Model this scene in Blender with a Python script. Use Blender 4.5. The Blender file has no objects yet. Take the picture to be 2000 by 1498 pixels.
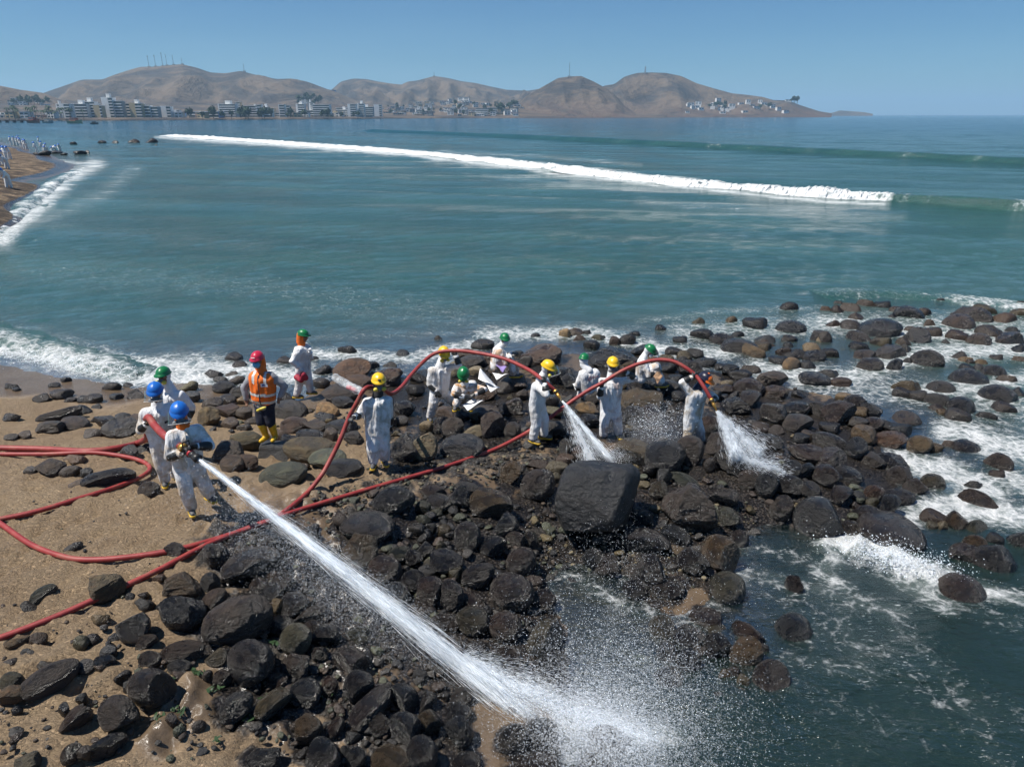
import bpy, bmesh, math, random
import numpy as np
from mathutils import Vector, Matrix

random.seed(7)
RNG = np.random.default_rng(11)
SC = bpy.context.scene
COL = SC.collection

# ------------------------------------------------------------------ camera
CAM_H = 6.25
FPX = 1387.0                                   # focal length in photo pixels (2000 wide)
PITCH = math.atan((749 - 224) / FPX)
cd = bpy.data.cameras.new('camera')
cd.sensor_width = 36.0
cd.lens = 36.0 * FPX / 2000.0
cd.clip_start = 0.1
cd.clip_end = 60000
cam = bpy.data.objects.new('camera', cd)
COL.objects.link(cam)
cam.location = (0, 0, CAM_H)
cam.rotation_euler = (math.pi / 2 - PITCH, 0, 0)
SC.camera = cam

# ------------------------------------------------------------------ sky, sun, exposure
SUN_EL = math.radians(62)
SUN_AZ = (-0.93, -0.22)                         # where the sun stands, seen from above (left, a little behind the camera)
_l = math.hypot(*SUN_AZ)
SUN_V = Vector((SUN_AZ[0] / _l * math.cos(SUN_EL), SUN_AZ[1] / _l * math.cos(SUN_EL), math.sin(SUN_EL)))
world = bpy.data.worlds.new('World')
SC.world = world
world.use_nodes = True
wn = world.node_tree.nodes
wl = world.node_tree.links
sky = wn.new('ShaderNodeTexSky')
sky.sky_type = 'NISHITA'
sky.sun_disc = False
sky.sun_elevation = SUN_EL
sky.sun_rotation = math.atan2(SUN_V.x, SUN_V.y)
sky.altitude = 0
sky.air_density = 1.0
sky.dust_density = 0.0
sky.ozone_density = 1.5
wn['Background'].inputs['Strength'].default_value = 0.056
tint = wn.new('ShaderNodeMix'); tint.data_type = 'RGBA'; tint.blend_type = 'MULTIPLY'
tint.inputs[0].default_value = 1.0
tint.inputs[7].default_value = (0.42, 0.74, 1.06, 1)     # the deep blue of this sky
cloud_n = wn.new('ShaderNodeTexNoise'); cloud_m = wn.new('ShaderNodeMapping'); cloud_c = wn.new('ShaderNodeTexCoord'); cloud_r = wn.new('ShaderNodeMapRange'); cloud = wn.new('ShaderNodeMix')
wl.new(cloud_c.outputs['Generated'], cloud_m.inputs[0]); cloud_m.inputs['Scale'].default_value = (1.2, 1.2, 9)      # thin high veils of cloud
wl.new(cloud_m.outputs[0], cloud_n.inputs['Vector']); cloud_n.inputs['Scale'].default_value = 1.6; cloud_n.inputs['Detail'].default_value = 7; cloud_n.inputs['Roughness'].default_value = .6
wl.new(cloud_n.outputs[0], cloud_r.inputs[0]); cloud_r.inputs[1].default_value = .45; cloud_r.inputs[2].default_value = .8; cloud_r.inputs[4].default_value = .14
cloud.data_type = 'RGBA'
wl.new(cloud_r.outputs[0], cloud.inputs[0]); wl.new(sky.outputs['Color'], cloud.inputs[6]); cloud.inputs[7].default_value = (9.5, 9.2, 8.8, 1)
wl.new(cloud.outputs[2], tint.inputs[6])
wl.new(tint.outputs[2], wn['Background'].inputs['Color'])
sl = bpy.data.lights.new('sun', 'SUN')
sl.energy = 4.9
sl.angle = math.radians(0.53)
sl.color = (1.0, 0.95, 0.87)
sun = bpy.data.objects.new('sun', sl)
COL.objects.link(sun)
sun.location = (0, 0, 60)
sun.rotation_euler = (-SUN_V).to_track_quat('-Z', 'Y').to_euler()
vs = SC.view_settings
vs.view_transform = 'Standard'
vs.look = 'None'
vs.exposure = 0.42
vs.gamma = 1.0
vs.use_curve_mapping = False
cy = SC.cycles
cy.use_denoising = True
cy.max_bounces = 8
cy.transparent_max_bounces = 24
cy.volume_bounces = 1
cy.caustics_reflective = False
cy.caustics_refractive = False
cy.use_adaptive_sampling = True
cy.adaptive_threshold = 0.02

# ------------------------------------------------------------------ pixels -> directions
CP, SP = math.cos(PITCH), math.sin(PITCH)

def ray(px, py):
    cx = (px - 1000.0) / FPX
    cyy = (749.0 - py) / FPX
    return cx, CP + cyy * SP, -SP + cyy * CP

def at_z(px, py, z):
    r = ray(px, py)
    t = (z - CAM_H) / r[2]
    return Vector((t * r[0], t * r[1], z))

def at_y(px, py, y):
    r = ray(px, py)
    t = y / r[1]
    return Vector((t * r[0], y, CAM_H + t * r[2]))

def to_px(x, y, z):
    """world arrays -> photo pixels (used to look up where foam, wetness and gravel lie)"""
    dz = z - CAM_H
    f = y * CP - dz * SP
    u = y * SP + dz * CP
    f = np.maximum(f, 0.05)
    return 1000 + FPX * x / f, 749 - FPX * u / f

# ------------------------------------------------------------------ object helpers
def tag(o, label=None, cat=None, group=None, kind=None):
    if label: o['label'] = label
    if cat: o['category'] = cat
    if group: o['group'] = group
    if kind: o['kind'] = kind
    return o

def empty(name, loc=(0, 0, 0), rz=0.0):
    o = bpy.data.objects.new(name, None)
    COL.objects.link(o)
    o.location = loc
    o.rotation_euler = (0, 0, rz)
    o.empty_display_size = 0.1
    return o

def link(name, me, m=None, parent=None, smooth=True):
    o = bpy.data.objects.new(name, me)
    COL.objects.link(o)
    if m is not None and not me.materials:
        me.materials.append(m)
    if smooth and len(me.polygons):
        me.polygons.foreach_set('use_smooth', np.ones(len(me.polygons), dtype=bool))
    if parent is not None:
        o.parent = parent
    return o

def mesh(name, v, f):
    me = bpy.data.meshes.new(name)
    v = np.asarray(v, dtype=np.float64)
    if isinstance(f, np.ndarray):
        n, k = f.shape
        me.vertices.add(len(v))
        me.vertices.foreach_set('co', v.astype(np.float32).ravel())
        me.loops.add(n * k)
        me.loops.foreach_set('vertex_index', f.astype(np.int32).ravel())
        me.polygons.add(n)
        me.polygons.foreach_set('loop_start', np.arange(0, n * k, k, dtype=np.int32))
        me.polygons.foreach_set('loop_total', np.full(n, k, dtype=np.int32))
        me.update(calc_edges=True)
    else:
        me.from_pydata([tuple(p) for p in v], [], [tuple(q) for q in f])
        me.update()
    return me

def attr(me, name, vals):
    a = me.attributes.new(name, 'FLOAT', 'POINT')
    a.data.foreach_set('value', np.asarray(vals, dtype=np.float32))

def attr_col(me, name, vals):
    a = me.attributes.new(name, 'FLOAT_COLOR', 'POINT')
    v = np.ones((len(vals), 4), dtype=np.float32)
    v[:, :3] = vals
    a.data.foreach_set('color', v.ravel())

def grid_faces(nu, nv):
    i = np.arange(nu - 1)[:, None]
    j = np.arange(nv - 1)[None, :]
    a = (i * nv + j).ravel()
    return np.stack([a, a + nv, a + nv + 1, a + 1], 1)

def sines(p, seed, n, f0, f1, ridged=False):
    """cheap smooth noise: sum of random sine waves, works on (N,3) arrays, range about -1..1"""
    r = np.random.default_rng(seed)
    out = np.zeros(len(p))
    tot = 0
    for _ in range(n):
        d = r.normal(size=p.shape[1]); d /= np.linalg.norm(d)
        f = f0 * (f1 / f0) ** r.random()
        a = (f0 / f) ** 0.8
        s = np.sin(p @ d * f + r.random() * 6.283)
        if ridged: s = 1 - 2 * np.abs(s)
        out += a * s
        tot += a * a
    return out / math.sqrt(tot)

def sstep(a, b, x):
    t = np.clip((x - a) / (b - a), 0, 1)
    return t * t * (3 - 2 * t)

# ------------------------------------------------------------------ node helpers
class NT:
    def __init__(self, name, disp=None):
        self.m = bpy.data.materials.new(name)
        self.m.use_nodes = True
        self.n = self.m.node_tree.nodes
        self.l = self.m.node_tree.links
        self.bsdf = self.n['Principled BSDF']
        self.out = self.n['Material Output']
    def new(self, t, **kw):
        nd = self.n.new('ShaderNode' + t)
        for k, v in kw.items():
            setattr(nd, k, v)
        return nd
    def put(self, sock, v):
        if isinstance(v, bpy.types.NodeSocket):
            self.l.new(v, sock)
        elif v is not None:
            if sock.type == 'RGBA' and len(v) == 3: v = (*v, 1)
            sock.default_value = v
    def math(self, op, a, b=0.0, c=None, clamp=False):
        nd = self.new('Math', operation=op, use_clamp=clamp)
        self.put(nd.inputs[0], a); self.put(nd.inputs[1], b)
        if c is not None: self.put(nd.inputs[2], c)
        return nd.outputs[0]
    def mix(self, fac, a, b, blend='MIX'):
        nd = self.new('Mix', data_type='RGBA', blend_type=blend, clamp_factor=True)
        self.put(nd.inputs[0], fac); self.put(nd.inputs[6], a); self.put(nd.inputs[7], b)
        return nd.outputs[2]
    def ramp(self, x, a, b, lo=0.0, hi=1.0):
        nd = self.new('MapRange', interpolation_type='SMOOTHSTEP')
        self.put(nd.inputs[0], x)
        for i, v in zip((1, 2, 3, 4), (a, b, lo, hi)): self.put(nd.inputs[i], v)
        return nd.outputs[0]
    def noise(self, vec, scale, detail=4, rough=0.55, dist=0.0):
        nd = self.new('TexNoise')
        if vec is not None: self.l.new(vec, nd.inputs['Vector'])
        nd.inputs['Scale'].default_value = scale
        nd.inputs['Detail'].default_value = detail
        nd.inputs['Roughness'].default_value = rough
        nd.inputs['Distortion'].default_value = dist
        return nd.outputs[0]
    def vor(self, vec, scale, feature='F1', rand=1.0):
        nd = self.new('TexVoronoi', feature=feature)
        if vec is not None: self.l.new(vec, nd.inputs['Vector'])
        nd.inputs['Scale'].default_value = scale
        nd.inputs['Randomness'].default_value = rand
        return nd.outputs['Distance']
    def mapping(self, vec, scale=(1, 1, 1), rot=(0, 0, 0), loc=(0, 0, 0)):
        nd = self.new('Mapping')
        self.l.new(vec, nd.inputs[0])
        nd.inputs['Scale'].default_value = scale
        nd.inputs['Rotation'].default_value = rot
        nd.inputs['Location'].default_value = loc
        return nd.outputs[0]
    def pos(self):
        return self.new('NewGeometry').outputs['Position']
    def obj(self):
        return self.new('TexCoord').outputs['Object']
    def attr(self, name, out='Fac'):
        nd = self.new('Attribute')
        nd.attribute_name = name
        return nd.outputs[out]
    def bump(self, h, strength, dist, normal=None):
        nd = self.new('Bump')
        nd.inputs['Strength'].default_value = strength
        nd.inputs['Distance'].default_value = dist
        self.l.new(h, nd.inputs['Height'])
        if normal is not None: self.l.new(normal, nd.inputs['Normal'])
        return nd.outputs[0]
    def set(self, **kw):
        for k, v in kw.items():
            self.put(self.bsdf.inputs[k.replace('_', ' ')], v)
        return self.m

def plain(name, col, rough=0.6, var=0.15, scale=6.0, bump=0.0, metallic=0.0, spec=0.5):
    t = NT(name)
    p = t.obj()
    n = t.noise(p, scale, 5)
    dark = tuple(c * (1 - var) for c in col)
    lite = tuple(min(1, c * (1 + var)) for c in col)
    t.set(Base_Color=t.mix(t.ramp(n, 0.3, 0.7), dark, lite), Roughness=rough, Metallic=metallic)
    t.bsdf.inputs['Specular IOR Level'].default_value = spec
    if bump:
        t.set(Normal=t.bump(t.noise(p, scale * 6, 4), bump, 0.01))
    return t.m
# every rock of the photograph: centre x, centre y, width, height (photo pixels), tone, tilt
ROCKS = """
19 754 25 10 k;31 761 17 9 k;84 776 32 13 k;119 771 38 16 k;138 781 22 9 k;105 752 21 11 k;128 742 18 11 k;162 781 20 15 k;184 780 32 20 k;226 775 24 13 k
190 793 19 7 k;163 799 27 18 k;115 811 75 25 k -8;143 806 20 16 k;24 814 31 11 k;97 834 52 26 d;147 827 50 25 r;205 824 43 24 k;181 820 15 9 k;240 814 28 15 k
262 825 50 26 d;186 845 38 20 d;233 837 60 26 d;277 852 30 20 t;218 755 30 18 k;252 752 20 11 k;262 765 21 9 k;268 773 33 9 k;369 755 32 24 g;374 777 34 24 d
145 896 37 20 b;97 912 53 30 d;60 918 24 8 d;137 918 35 16 b;168 921 22 16 d;212 934 86 38 k -12;154 944 34 14 b;255 884 35 25 d;50 850 28 10 d;20 853 25 12 d
285 876 30 20 d;290 957 36 28 d;417 731 34 19 k;430 742 26 16 d;454 730 24 12 d;461 743 34 22 d;467 713 27 12 k;458 698 34 10 k;437 757 40 25 k;470 768 36 28 d
444 781 36 18 k;415 788 38 24 d;410 815 44 42 o;445 804 48 28 r;479 809 30 26 d;475 782 22 20 t;451 827 35 20 d;471 824 12 8 g;494 822 30 18 b;477 834 26 14 d
565 802 62 36 d;560 777 28 26 k;482 862 56 42 g;448 886 58 44 d;454 908 42 34 d;484 905 38 28 b;565 864 36 28 k;605 880 92 46 o;640 896 64 34 g;552 926 80 46 g
590 911 26 12 b;671 914 66 32 k;575 832 50 36 r;548 850 32 24 r;614 834 48 20 d;607 852 52 26 k;647 852 26 30 d;634 814 40 22 k;640 802 44 30 t;666 834 54 26 k
690 857 36 26 d;670 787 40 24 k;668 768 72 40 r;688 724 66 42 b;704 748 56 30 b;755 738 54 36 r;628 724 34 24 k;648 724 20 12 k;625 750 34 22 k;677 684 36 7 k
786 690 24 10 k;762 713 26 10 k;721 715 34 9 k;770 730 32 24 b;556 705 30 12 k;612 700 20 8 k;757 787 24 28 k;790 798 40 34 k;762 819 28 40 d;785 823 24 20 d
790 880 46 58 d;811 763 34 26 k;817 737 36 24 k;872 806 44 26 b;833 836 26 26 t;828 874 50 56 t;866 832 44 34 k;884 838 42 42 d;926 842 40 24 t;902 872 78 44 k
904 811 30 24 k;927 815 20 22 g;964 832 46 56 r;1001 842 30 42 d;920 795 34 16 k;955 799 26 14 k;950 808 50 18 d;1002 795 36 38 r;949 772 40 26 b;988 759 34 26 d
1000 749 58 34 b;1020 772 24 24 d;891 724 30 36 t;930 728 28 24 t;922 708 52 22 d;907 692 42 22 b;944 674 42 18 k;960 702 40 22 b;978 724 44 26 b;1056 694 76 36 r
1028 708 24 34 d;1098 732 40 24 k;1087 737 34 40 k;1112 747 32 32 k;1075 784 30 28 k;1078 804 38 24 g;1110 780 22 20 d;1147 799 40 24 o;1157 779 28 30 d;1155 822 40 26 k
1085 838 40 38 d;1066 848 30 22 k;1110 876 32 34 d;1132 888 30 36 r;1162 890 36 20 k;1103 896 34 20 r;1000 921 48 42 o;1050 946 62 58 d;1087 913 44 16 t;1063 911 16 16 b
1085 932 20 20 t;1050 906 40 20 b;1155 676 30 22 k;1103 652 22 20 t;1124 648 32 16 b;1147 649 16 10 k;1130 661 26 10 r;1170 659 28 13 g;1200 669 20 22 b;1225 666 32 26 k
1197 700 82 38 k;1258 684 50 26 k;1315 688 32 18 k;1300 699 28 14 o;1337 698 28 26 o;1355 692 34 24 k;1325 707 34 24 k;1377 709 42 20 d;1350 722 44 38 r;1305 718 32 26 k
1228 722 32 34 o;1256 754 50 30 k;1308 758 42 30 d;1320 744 30 24 k;1254 782 76 34 o;1287 769 22 12 k;1325 777 26 24 k;1240 814 42 38 k;1274 812 50 40 r;1388 832 36 48 r
1398 776 22 32 d;1438 792 48 38 k;1465 781 46 34 r;1463 758 52 36 r;1508 741 54 34 b;1513 766 46 26 b;1445 732 44 20 k;1425 724 32 24 k;1410 718 28 14 k;1462 722 38 20 d
1420 748 24 12 t;1415 760 38 18 r;1433 772 20 20 k;1414 777 20 14 k;1412 665 48 26 k;1446 679 66 26 k;1468 687 54 30 t 25;1490 678 36 20 o;1372 654 44 12 k;1495 663 40 20 d
1440 653 26 10 k;1530 688 28 22 r;1552 692 46 20 k;1522 705 38 16 k;1545 713 42 28 t -20;1577 714 30 20 k;1585 743 42 22 k;1540 675 20 14 k;1512 811 50 40 d;1557 798 46 28 k
1596 800 34 30 d;1558 829 54 38 d;1515 839 32 20 r;1485 834 36 18 r;1502 863 50 30 d;1562 857 32 22 k;1577 852 26 22 d;1580 884 72 38 r;1412 870 62 46 r;1429 904 60 54 d
1463 883 26 24 k -35;1483 909 46 38 r;1387 908 26 30 r;1462 936 42 36 b;1498 948 42 50 k;1510 910 40 24 d;1549 918 34 34 d;1573 920 32 32 k;1520 919 22 22 g;1542 948 46 40 k
1241 886 74 52 o;1297 894 76 64 k;1345 882 52 62 r;1262 1056 84 50 k;1347 990 92 94 b;1288 960 34 44 o;1334 936 62 22 g 22;1298 932 28 32 k;1268 918 24 24 d;1258 1012 32 30 d
1320 1044 54 34 k;1412 972 54 34 d;1420 1012 46 40 g;1405 1084 66 74 o;1353 1096 56 50 k;1272 1122 66 80 r 30;1186 1108 46 46 r;1160 1092 44 40 k;1240 1152 44 38 k;1305 1148 58 38 d
1422 1152 62 58 g;1320 1072 34 18 o;1062 1174 46 40 r;718 1028 92 58 d;703 1078 64 74 o;752 1114 60 52 r;806 1136 42 42 k;772 1160 46 38 k;770 980 76 50 k -15;859 979 46 30 d
847 959 42 26 r;896 974 50 44 k 20;957 987 82 56 o 12;912 953 44 22 d;827 988 30 20 g;851 1000 28 18 g;828 1012 30 20 g;815 1034 32 24 d;844 1031 20 26 k;867 1034 26 22 o
778 1079 44 26 g;828 1047 28 22 k;828 1072 38 30 d;809 1091 32 32 k;860 1066 22 22 g -40;913 1048 48 62 r;872 1096 66 48 k;962 1067 48 38 k;986 1025 50 48 k;1007 1056 36 34 d
1036 1056 30 40 d;1017 1096 54 54 r;934 1125 62 46 r -15;840 1158 50 56 r;880 1162 48 54 r;920 1173 52 30 r;1000 1156 78 66 r;890 1122 28 28 o;834 1101 26 20 o;838 1119 26 20 k
790 1111 20 18 r;1040 1131 40 20 r;830 1195 42 20 r;868 1212 52 36 r;924 1212 60 52 g;987 1224 60 56 r;1062 1246 78 56 g -28;420 1088 50 56 d;488 1106 108 64 d -32;524 1124 42 34 b
507 1146 34 34 r;552 1136 36 44 r;528 1156 46 34 k;411 1139 38 44 d;421 1170 54 34 b -52;462 1212 132 92 b -33;572 1178 54 40 k;545 1182 26 30 o;606 1198 64 24 d -28;549 1217 46 28 k
578 1250 56 58 g;612 1231 34 36 r;637 1239 46 44 k;700 1240 50 28 g;529 1048 56 34 d;497 1051 22 18 d;604 1039 36 24 d;663 1018 26 28 b;471 1073 30 20 d;550 1101 22 14 d
491 1294 80 104 k;424 1282 42 32 o;434 1324 34 30 d;405 1318 20 28 d;576 1301 52 44 d;625 1276 28 38 d;683 1291 66 50 r;540 1329 40 30 r;595 1351 58 46 k;643 1339 32 34 b
461 1383 66 54 d -35;532 1374 70 48 o -35;603 1426 50 54 o;578 1411 26 24 r;724 1380 104 52 r -58;701 1343 54 64 k;786 1362 54 50 k;790 1426 60 78 k;632 1474 60 60 k;762 1484 74 48 o
740 1416 40 36 d;690 1435 30 22 k;655 1420 46 28 r -70;675 1467 20 28 k;695 1478 36 36 k;590 1467 28 24 k;511 1482 68 40 k -15;264 1226 62 60 k;356 1196 84 80 k;355 1272 86 40 b -6
286 1254 40 28 b -15;293 1283 44 26 d;296 1344 78 94 d;232 1396 74 70 b;98 1327 108 50 b -32;88 1299 36 24 d;23 1329 40 34 g;26 1356 54 36 t -20;168 1300 36 24 d;203 1293 46 26 k
214 1271 32 24 d;148 1401 60 44 r -30;127 1386 24 28 k;160 1363 22 28 d;210 1454 72 40 k -32;140 1471 40 36 d -30;167 1470 26 30 d;55 1486 48 36 t;159 1252 28 24 g;180 1244 26 16 r
73 1246 34 26 b;34 1252 44 22 t -25;240 1321 34 24 k -30;350 1299 46 22 d;348 1316 34 20 r;250 1338 22 20 d;222 1241 22 12 k;193 1205 36 16 t;33 1385 20 14 k -25;335 1406 26 24 r
350 1427 24 18 g -30;309 1413 20 14 g -30;388 1415 28 18 d -30;50 1271 22 14 d;20 1293 30 20 d;206 1148 66 52 t;84 1159 52 30 g -25;340 1075 40 32 d;142 1065 34 18 d;312 1131 26 24 b
356 1141 74 56 o;255 1165 20 16 k;279 1161 24 12 k;280 1177 40 18 d;318 1181 22 20 k;55 1182 30 20 d;831 1367 44 32 d -30;841 1413 46 50 o;897 1358 44 32 d;895 1389 48 34 k
866 1356 24 16 k;896 1432 52 58 k;824 1472 56 64 k;852 1453 22 20 k;910 1487 52 36 k;1002 1444 56 48 d -25;1058 1431 58 50 k;1062 1467 60 38 k;1050 1494 84 40 b;820 1316 28 14 k
855 1308 26 14 d;960 1290 60 24 g;1005 1302 50 34 d;990 1276 48 26 d;930 1262 40 20 k;1080 1292 60 40 k;1082 1326 60 56 k;1192 1444 78 68 r;1165 1486 60 40 k;1294 1226 48 40 g
1345 1247 58 48 k;1397 1223 40 26 g;1378 1206 60 34 r;1403 1264 50 52 k;1457 1234 66 32 r 28;1455 1274 60 60 o;1305 1276 40 42 k;1345 1293 44 54 k;1310 1322 60 44 k;1371 1271 30 24 d
1506 1327 64 66 r;1413 1318 22 32 o;1451 1332 24 28 o;1432 1313 24 30 r;1447 1348 18 16 d;1461 1364 30 20 k;1404 1359 18 28 k;1553 1228 64 52 k;1550 1145 34 36 r 30;1493 1267 16 18 d
1610 603 22 9 b;1642 604 36 16 r;1657 601 40 14 b;1636 592 20 6 k;1673 618 32 16 b;1693 594 38 16 b 15;1726 596 34 9 k;1752 606 28 14 b;1777 612 54 22 k;1801 610 34 18 b
1745 617 22 10 k;1834 586 20 9 k;1813 632 26 16 b;1876 631 52 30 b;1897 616 68 24 b;1922 605 42 12 o;1960 622 48 16 b;1992 611 34 10 o;1994 594 28 12 k;1718 643 74 40 k
1676 658 44 22 d;1628 631 28 12 b;1663 635 42 18 r;1611 661 26 28 d;1790 657 52 30 d;1764 667 30 20 d;1768 681 28 18 d;1823 649 40 18 b;1780 643 26 10 d;1869 655 40 16 r
1848 666 20 8 d;1915 664 44 24 b;1935 649 50 18 b;1967 660 56 20 r;1980 646 36 10 k;1992 680 38 12 k;1725 669 34 22 o;1712 669 22 18 d;1677 677 36 14 k;1737 688 60 24 d
1688 695 44 22 d;1698 713 46 28 d;1749 715 40 26 k -20;1775 706 22 16 k;1810 705 56 40 d 15;1866 695 42 16 r;1889 704 30 12 t;1918 708 26 14 o;1895 708 16 12 d;1889 719 30 16 k
1940 725 44 24 k;1892 737 64 24 k;1970 742 38 20 d;1913 719 20 14 d;1948 698 26 7 r;1988 702 28 9 b;1838 757 50 22 d;1774 755 56 12 o;1761 768 34 20 k;1796 774 36 22 d
1830 780 48 26 d;1830 796 32 12 r;1839 804 24 12 o;1878 793 46 32 k;1950 769 66 24 k;1990 766 36 22 k;1925 811 40 14 k 15;1962 796 42 18 r;1870 811 46 14 d;1853 815 18 8 o
1772 817 52 26 d;1672 786 42 30 k;1650 777 32 18 t;1699 801 38 26 d;1678 806 40 12 o;1640 808 62 48 r;1675 827 36 24 d;1706 829 36 28 r;1622 836 40 22 k;1740 834 50 18 k
1756 840 50 12 k;1688 852 44 34 o;1740 858 58 32 b;1795 871 42 38 o;1827 876 26 20 o;1850 868 26 18 b;1885 872 50 22 k;1949 902 50 32 b 20;1950 925 30 16 b;1670 877 44 42 k
1622 863 62 30 k 12;1620 896 58 42 r;1693 881 26 24 k;1700 897 50 22 d;1740 902 56 28 k;1757 928 42 36 r;1787 951 42 32 r 30;1821 942 40 32 o;1655 926 50 28 k;1616 930 50 42 r
1643 968 46 36 r;1676 969 24 18 d;1707 964 34 32 b;1703 981 24 20 g;1674 987 22 16 r;1757 970 52 26 r;1692 1001 50 28 r;1738 990 40 44 k;1737 1036 110 62 r;1908 974 68 28 b 15
1905 946 36 12 k;1823 1009 46 20 b;1869 1016 40 36 o;1820 1024 24 14 o;1841 1025 20 18 t;1910 1028 42 24 g;1944 1051 30 20 k;1906 1060 42 26 o 20;1875 1078 56 34 r;1938 1088 80 54 k
1992 1052 40 32 k;1598 1016 84 84 d;1660 1032 36 30 b;1527 994 42 50 d;1880 1148 96 44 r;1614 934 46 34 d;1581 956 40 30 d;1445 1054 32 38 r;1540 598 36 14 k;1477 632 48 14 k
1545 639 52 18 k;1428 623 24 9 o;1364 626 28 7 o;1602 658 42 24 d;1607 664 26 14 t;1502 672 40 16 b;1540 662 30 12 k;1585 680 34 22 t;1585 697 46 24 k;1620 691 34 20 k
1592 741 54 20 k;1620 730 40 18 d;1640 746 40 12 r;1290 640 22 7 k;1240 652 22 9 k;1045 655 20 8 k;860 660 22 7 k;1330 664 30 9 k;1010 690 24 12 k;1560 770 26 16 k
143 281 12 7 k;200 278.5 16 4 k;225 278.5 14 4 k;262 277.5 22 4 k;292 277 28 6 k;170 298 13 8 k;155 300 22 4 k;305 283.5 7 2 k;85 300 26 5 k;110 299 20 5 k;125 302 14 4 k;70 301 12 4 k
"""
items = []
for row in ROCKS.replace(';', '\n').split('\n'):
    w = row.split()
    if len(w) >= 5:
        items.append((float(w[0]), float(w[1]), float(w[2]), float(w[3]), w[4], float(w[5]) if len(w) > 5 else 0.0))

# ================================================================== ground and sea
# heights (metres above the water) read from where feet, rocks and the waterline stand
CTRL = [(0,1498,.95),(300,1498,.78),(500,1498,.55),(700,1498,.38),(900,1498,.2),(1000,1450,.13),(1150,1498,-.08),
 (0,1250,1.05),(200,1200,1.05),(400,1100,1.02),(0,1000,1.05),(200,980,1.02),(375,1003,1.03),(550,1020,.88),(0,880,.8),
 (200,870,.78),(323,950,.88),(500,930,.75),(650,930,.72),(735,915,.75),(900,920,.62),(1000,900,.52),
 (0,820,.45),(150,830,.42),(300,820,.45),(0,760,.2),(150,770,.2),(300,770,.17),(0,716,.03),(100,735,.03),(250,760,.04),
 (500,870,.45),(600,790,.1),(580,776,.0),(605,768,0),(700,800,.3),(840,820,.26),(890,797,.2),(440,745,-.02),
 (700,720,-.02),(800,760,.06),(850,695,-.06),(950,690,-.02),(1000,735,.15),(1100,760,.3),(1050,862,.5),(1190,856,.38),(1250,760,.25),
 (1355,866,.36),(1300,700,.0),(1400,700,-.12),(1450,780,.12),(1550,850,.2),(1650,870,.15),(1700,895,.05),(1800,890,-.04),
 (700,1050,.7),(850,1020,.52),(900,1100,.42),(1000,1050,.32),(1100,1030,.15),(1200,1000,.3),(1300,950,.35),(1400,930,.35),
 (1500,950,.3),(1600,970,.2),(1700,1000,.05),(1060,1120,.05),(1200,1120,.0),(1300,1080,.15),(1400,1080,.05),(1500,1040,-.06),
 (1600,1080,-.2),(600,1200,.68),(750,1200,.48),(800,1300,.4),(900,1250,.27),(1000,1250,.15),(950,1380,.15),(1100,1250,.0),
 (1080,1380,.03),(1200,1350,-.15),(1300,1290,-.06),(1400,1270,-.06),(1470,1300,-.1),(1550,1250,-.3),(1600,1400,-.6),(1400,1450,-.4),
 (1800,1300,-.8),(2000,1400,-1.0),(1800,1100,-.3),(1900,1000,-.25),(2000,900,-.35),(1900,800,-.3),(1700,700,-.25),(1600,650,-.3),
 (1500,640,-.35),(1800,600,-.5),(2000,600,-.6),(1300,620,-.6),(1000,630,-.5),(700,650,-.5),(400,690,-.3),(200,660,-.5),(0,620,-.6),
 (1500,560,-1.2),(1000,560,-1.2),(500,560,-1.2),(0,540,-.9),(2000,540,-1.2),(2300,900,-.9),(2300,1300,-1.4),
 (-150,560,-.1),(-400,560,.7),(-600,700,1.2),(-300,760,.6),(-300,900,1.1),(-300,1200,1.2),(-200,1498,1.1),(-150,660,.02),
 (0,452,.0),(-80,470,.03),(-250,470,.9),(40,400,.0),(80,362,.0),(100,345,.0),(150,322,-.02),(60,296,.02),(30,287,.03),
 (10,350,.45),(20,330,.6),(40,310,.4),(0,400,.3),(-80,400,1.2),(-80,330,1.6),(0,290,.5),(-100,285,1.4),
 (200,330,-.3),(150,370,-.5),(100,420,-.6),(60,470,-.6),(200,300,-.6),(110,280,-.5),(300,300,-1.5),(400,400,-1.6),(300,470,-1.4),
 (1000,400,-3),(2000,400,-3),(600,330,-3),(1500,330,-4),(300,262,-3),(100,255,-2.5),(0,262,-1.0),(0,248,-2)]
_P = np.array([tuple(at_z(a, b, c)) for a, b, c in CTRL])
def _uv(x, y):
    return np.stack([np.arctan2(x, y) * 1.6, 0.5 * np.log(x * x + y * y)], -1)
_C = _uv(_P[:, 0], _P[:, 1])
_K = lambda d2: -np.sqrt(d2 + 0.05 ** 2)
_A = _K(((_C[:, None] - _C[None]) ** 2).sum(-1))
_n = len(_C)
_M = np.zeros((_n + 1, _n + 1))
_M[:_n, :_n] = _A - np.eye(_n) * 0.004
_M[:_n, _n] = 1; _M[_n, :_n] = 1
_W = np.linalg.solve(_M, np.append(_P[:, 2], 0))

def ground(x, y):
    x = np.atleast_1d(np.asarray(x, float)); y = np.atleast_1d(np.asarray(y, float))
    q = _uv(x, y)
    out = np.empty(len(q))
    for s in range(0, len(q), 40000):
        d2 = ((q[s:s + 40000, None] - _C[None]) ** 2).sum(-1)
        out[s:s + 40000] = _K(d2) @ _W[:_n] + _W[_n]
    return out

def gz(x, y):
    return float(ground([x], [y])[0])

def hit(px, py, up=0.0):
    """where the line of sight through a pixel meets the ground, `up` metres above it"""
    z = 0.4
    for _ in range(14):
        p = at_z(px, py, z)
        z = 0.5 * z + 0.5 * (gz(p.x, p.y) + up)
    return at_z(px, py, z)

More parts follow.
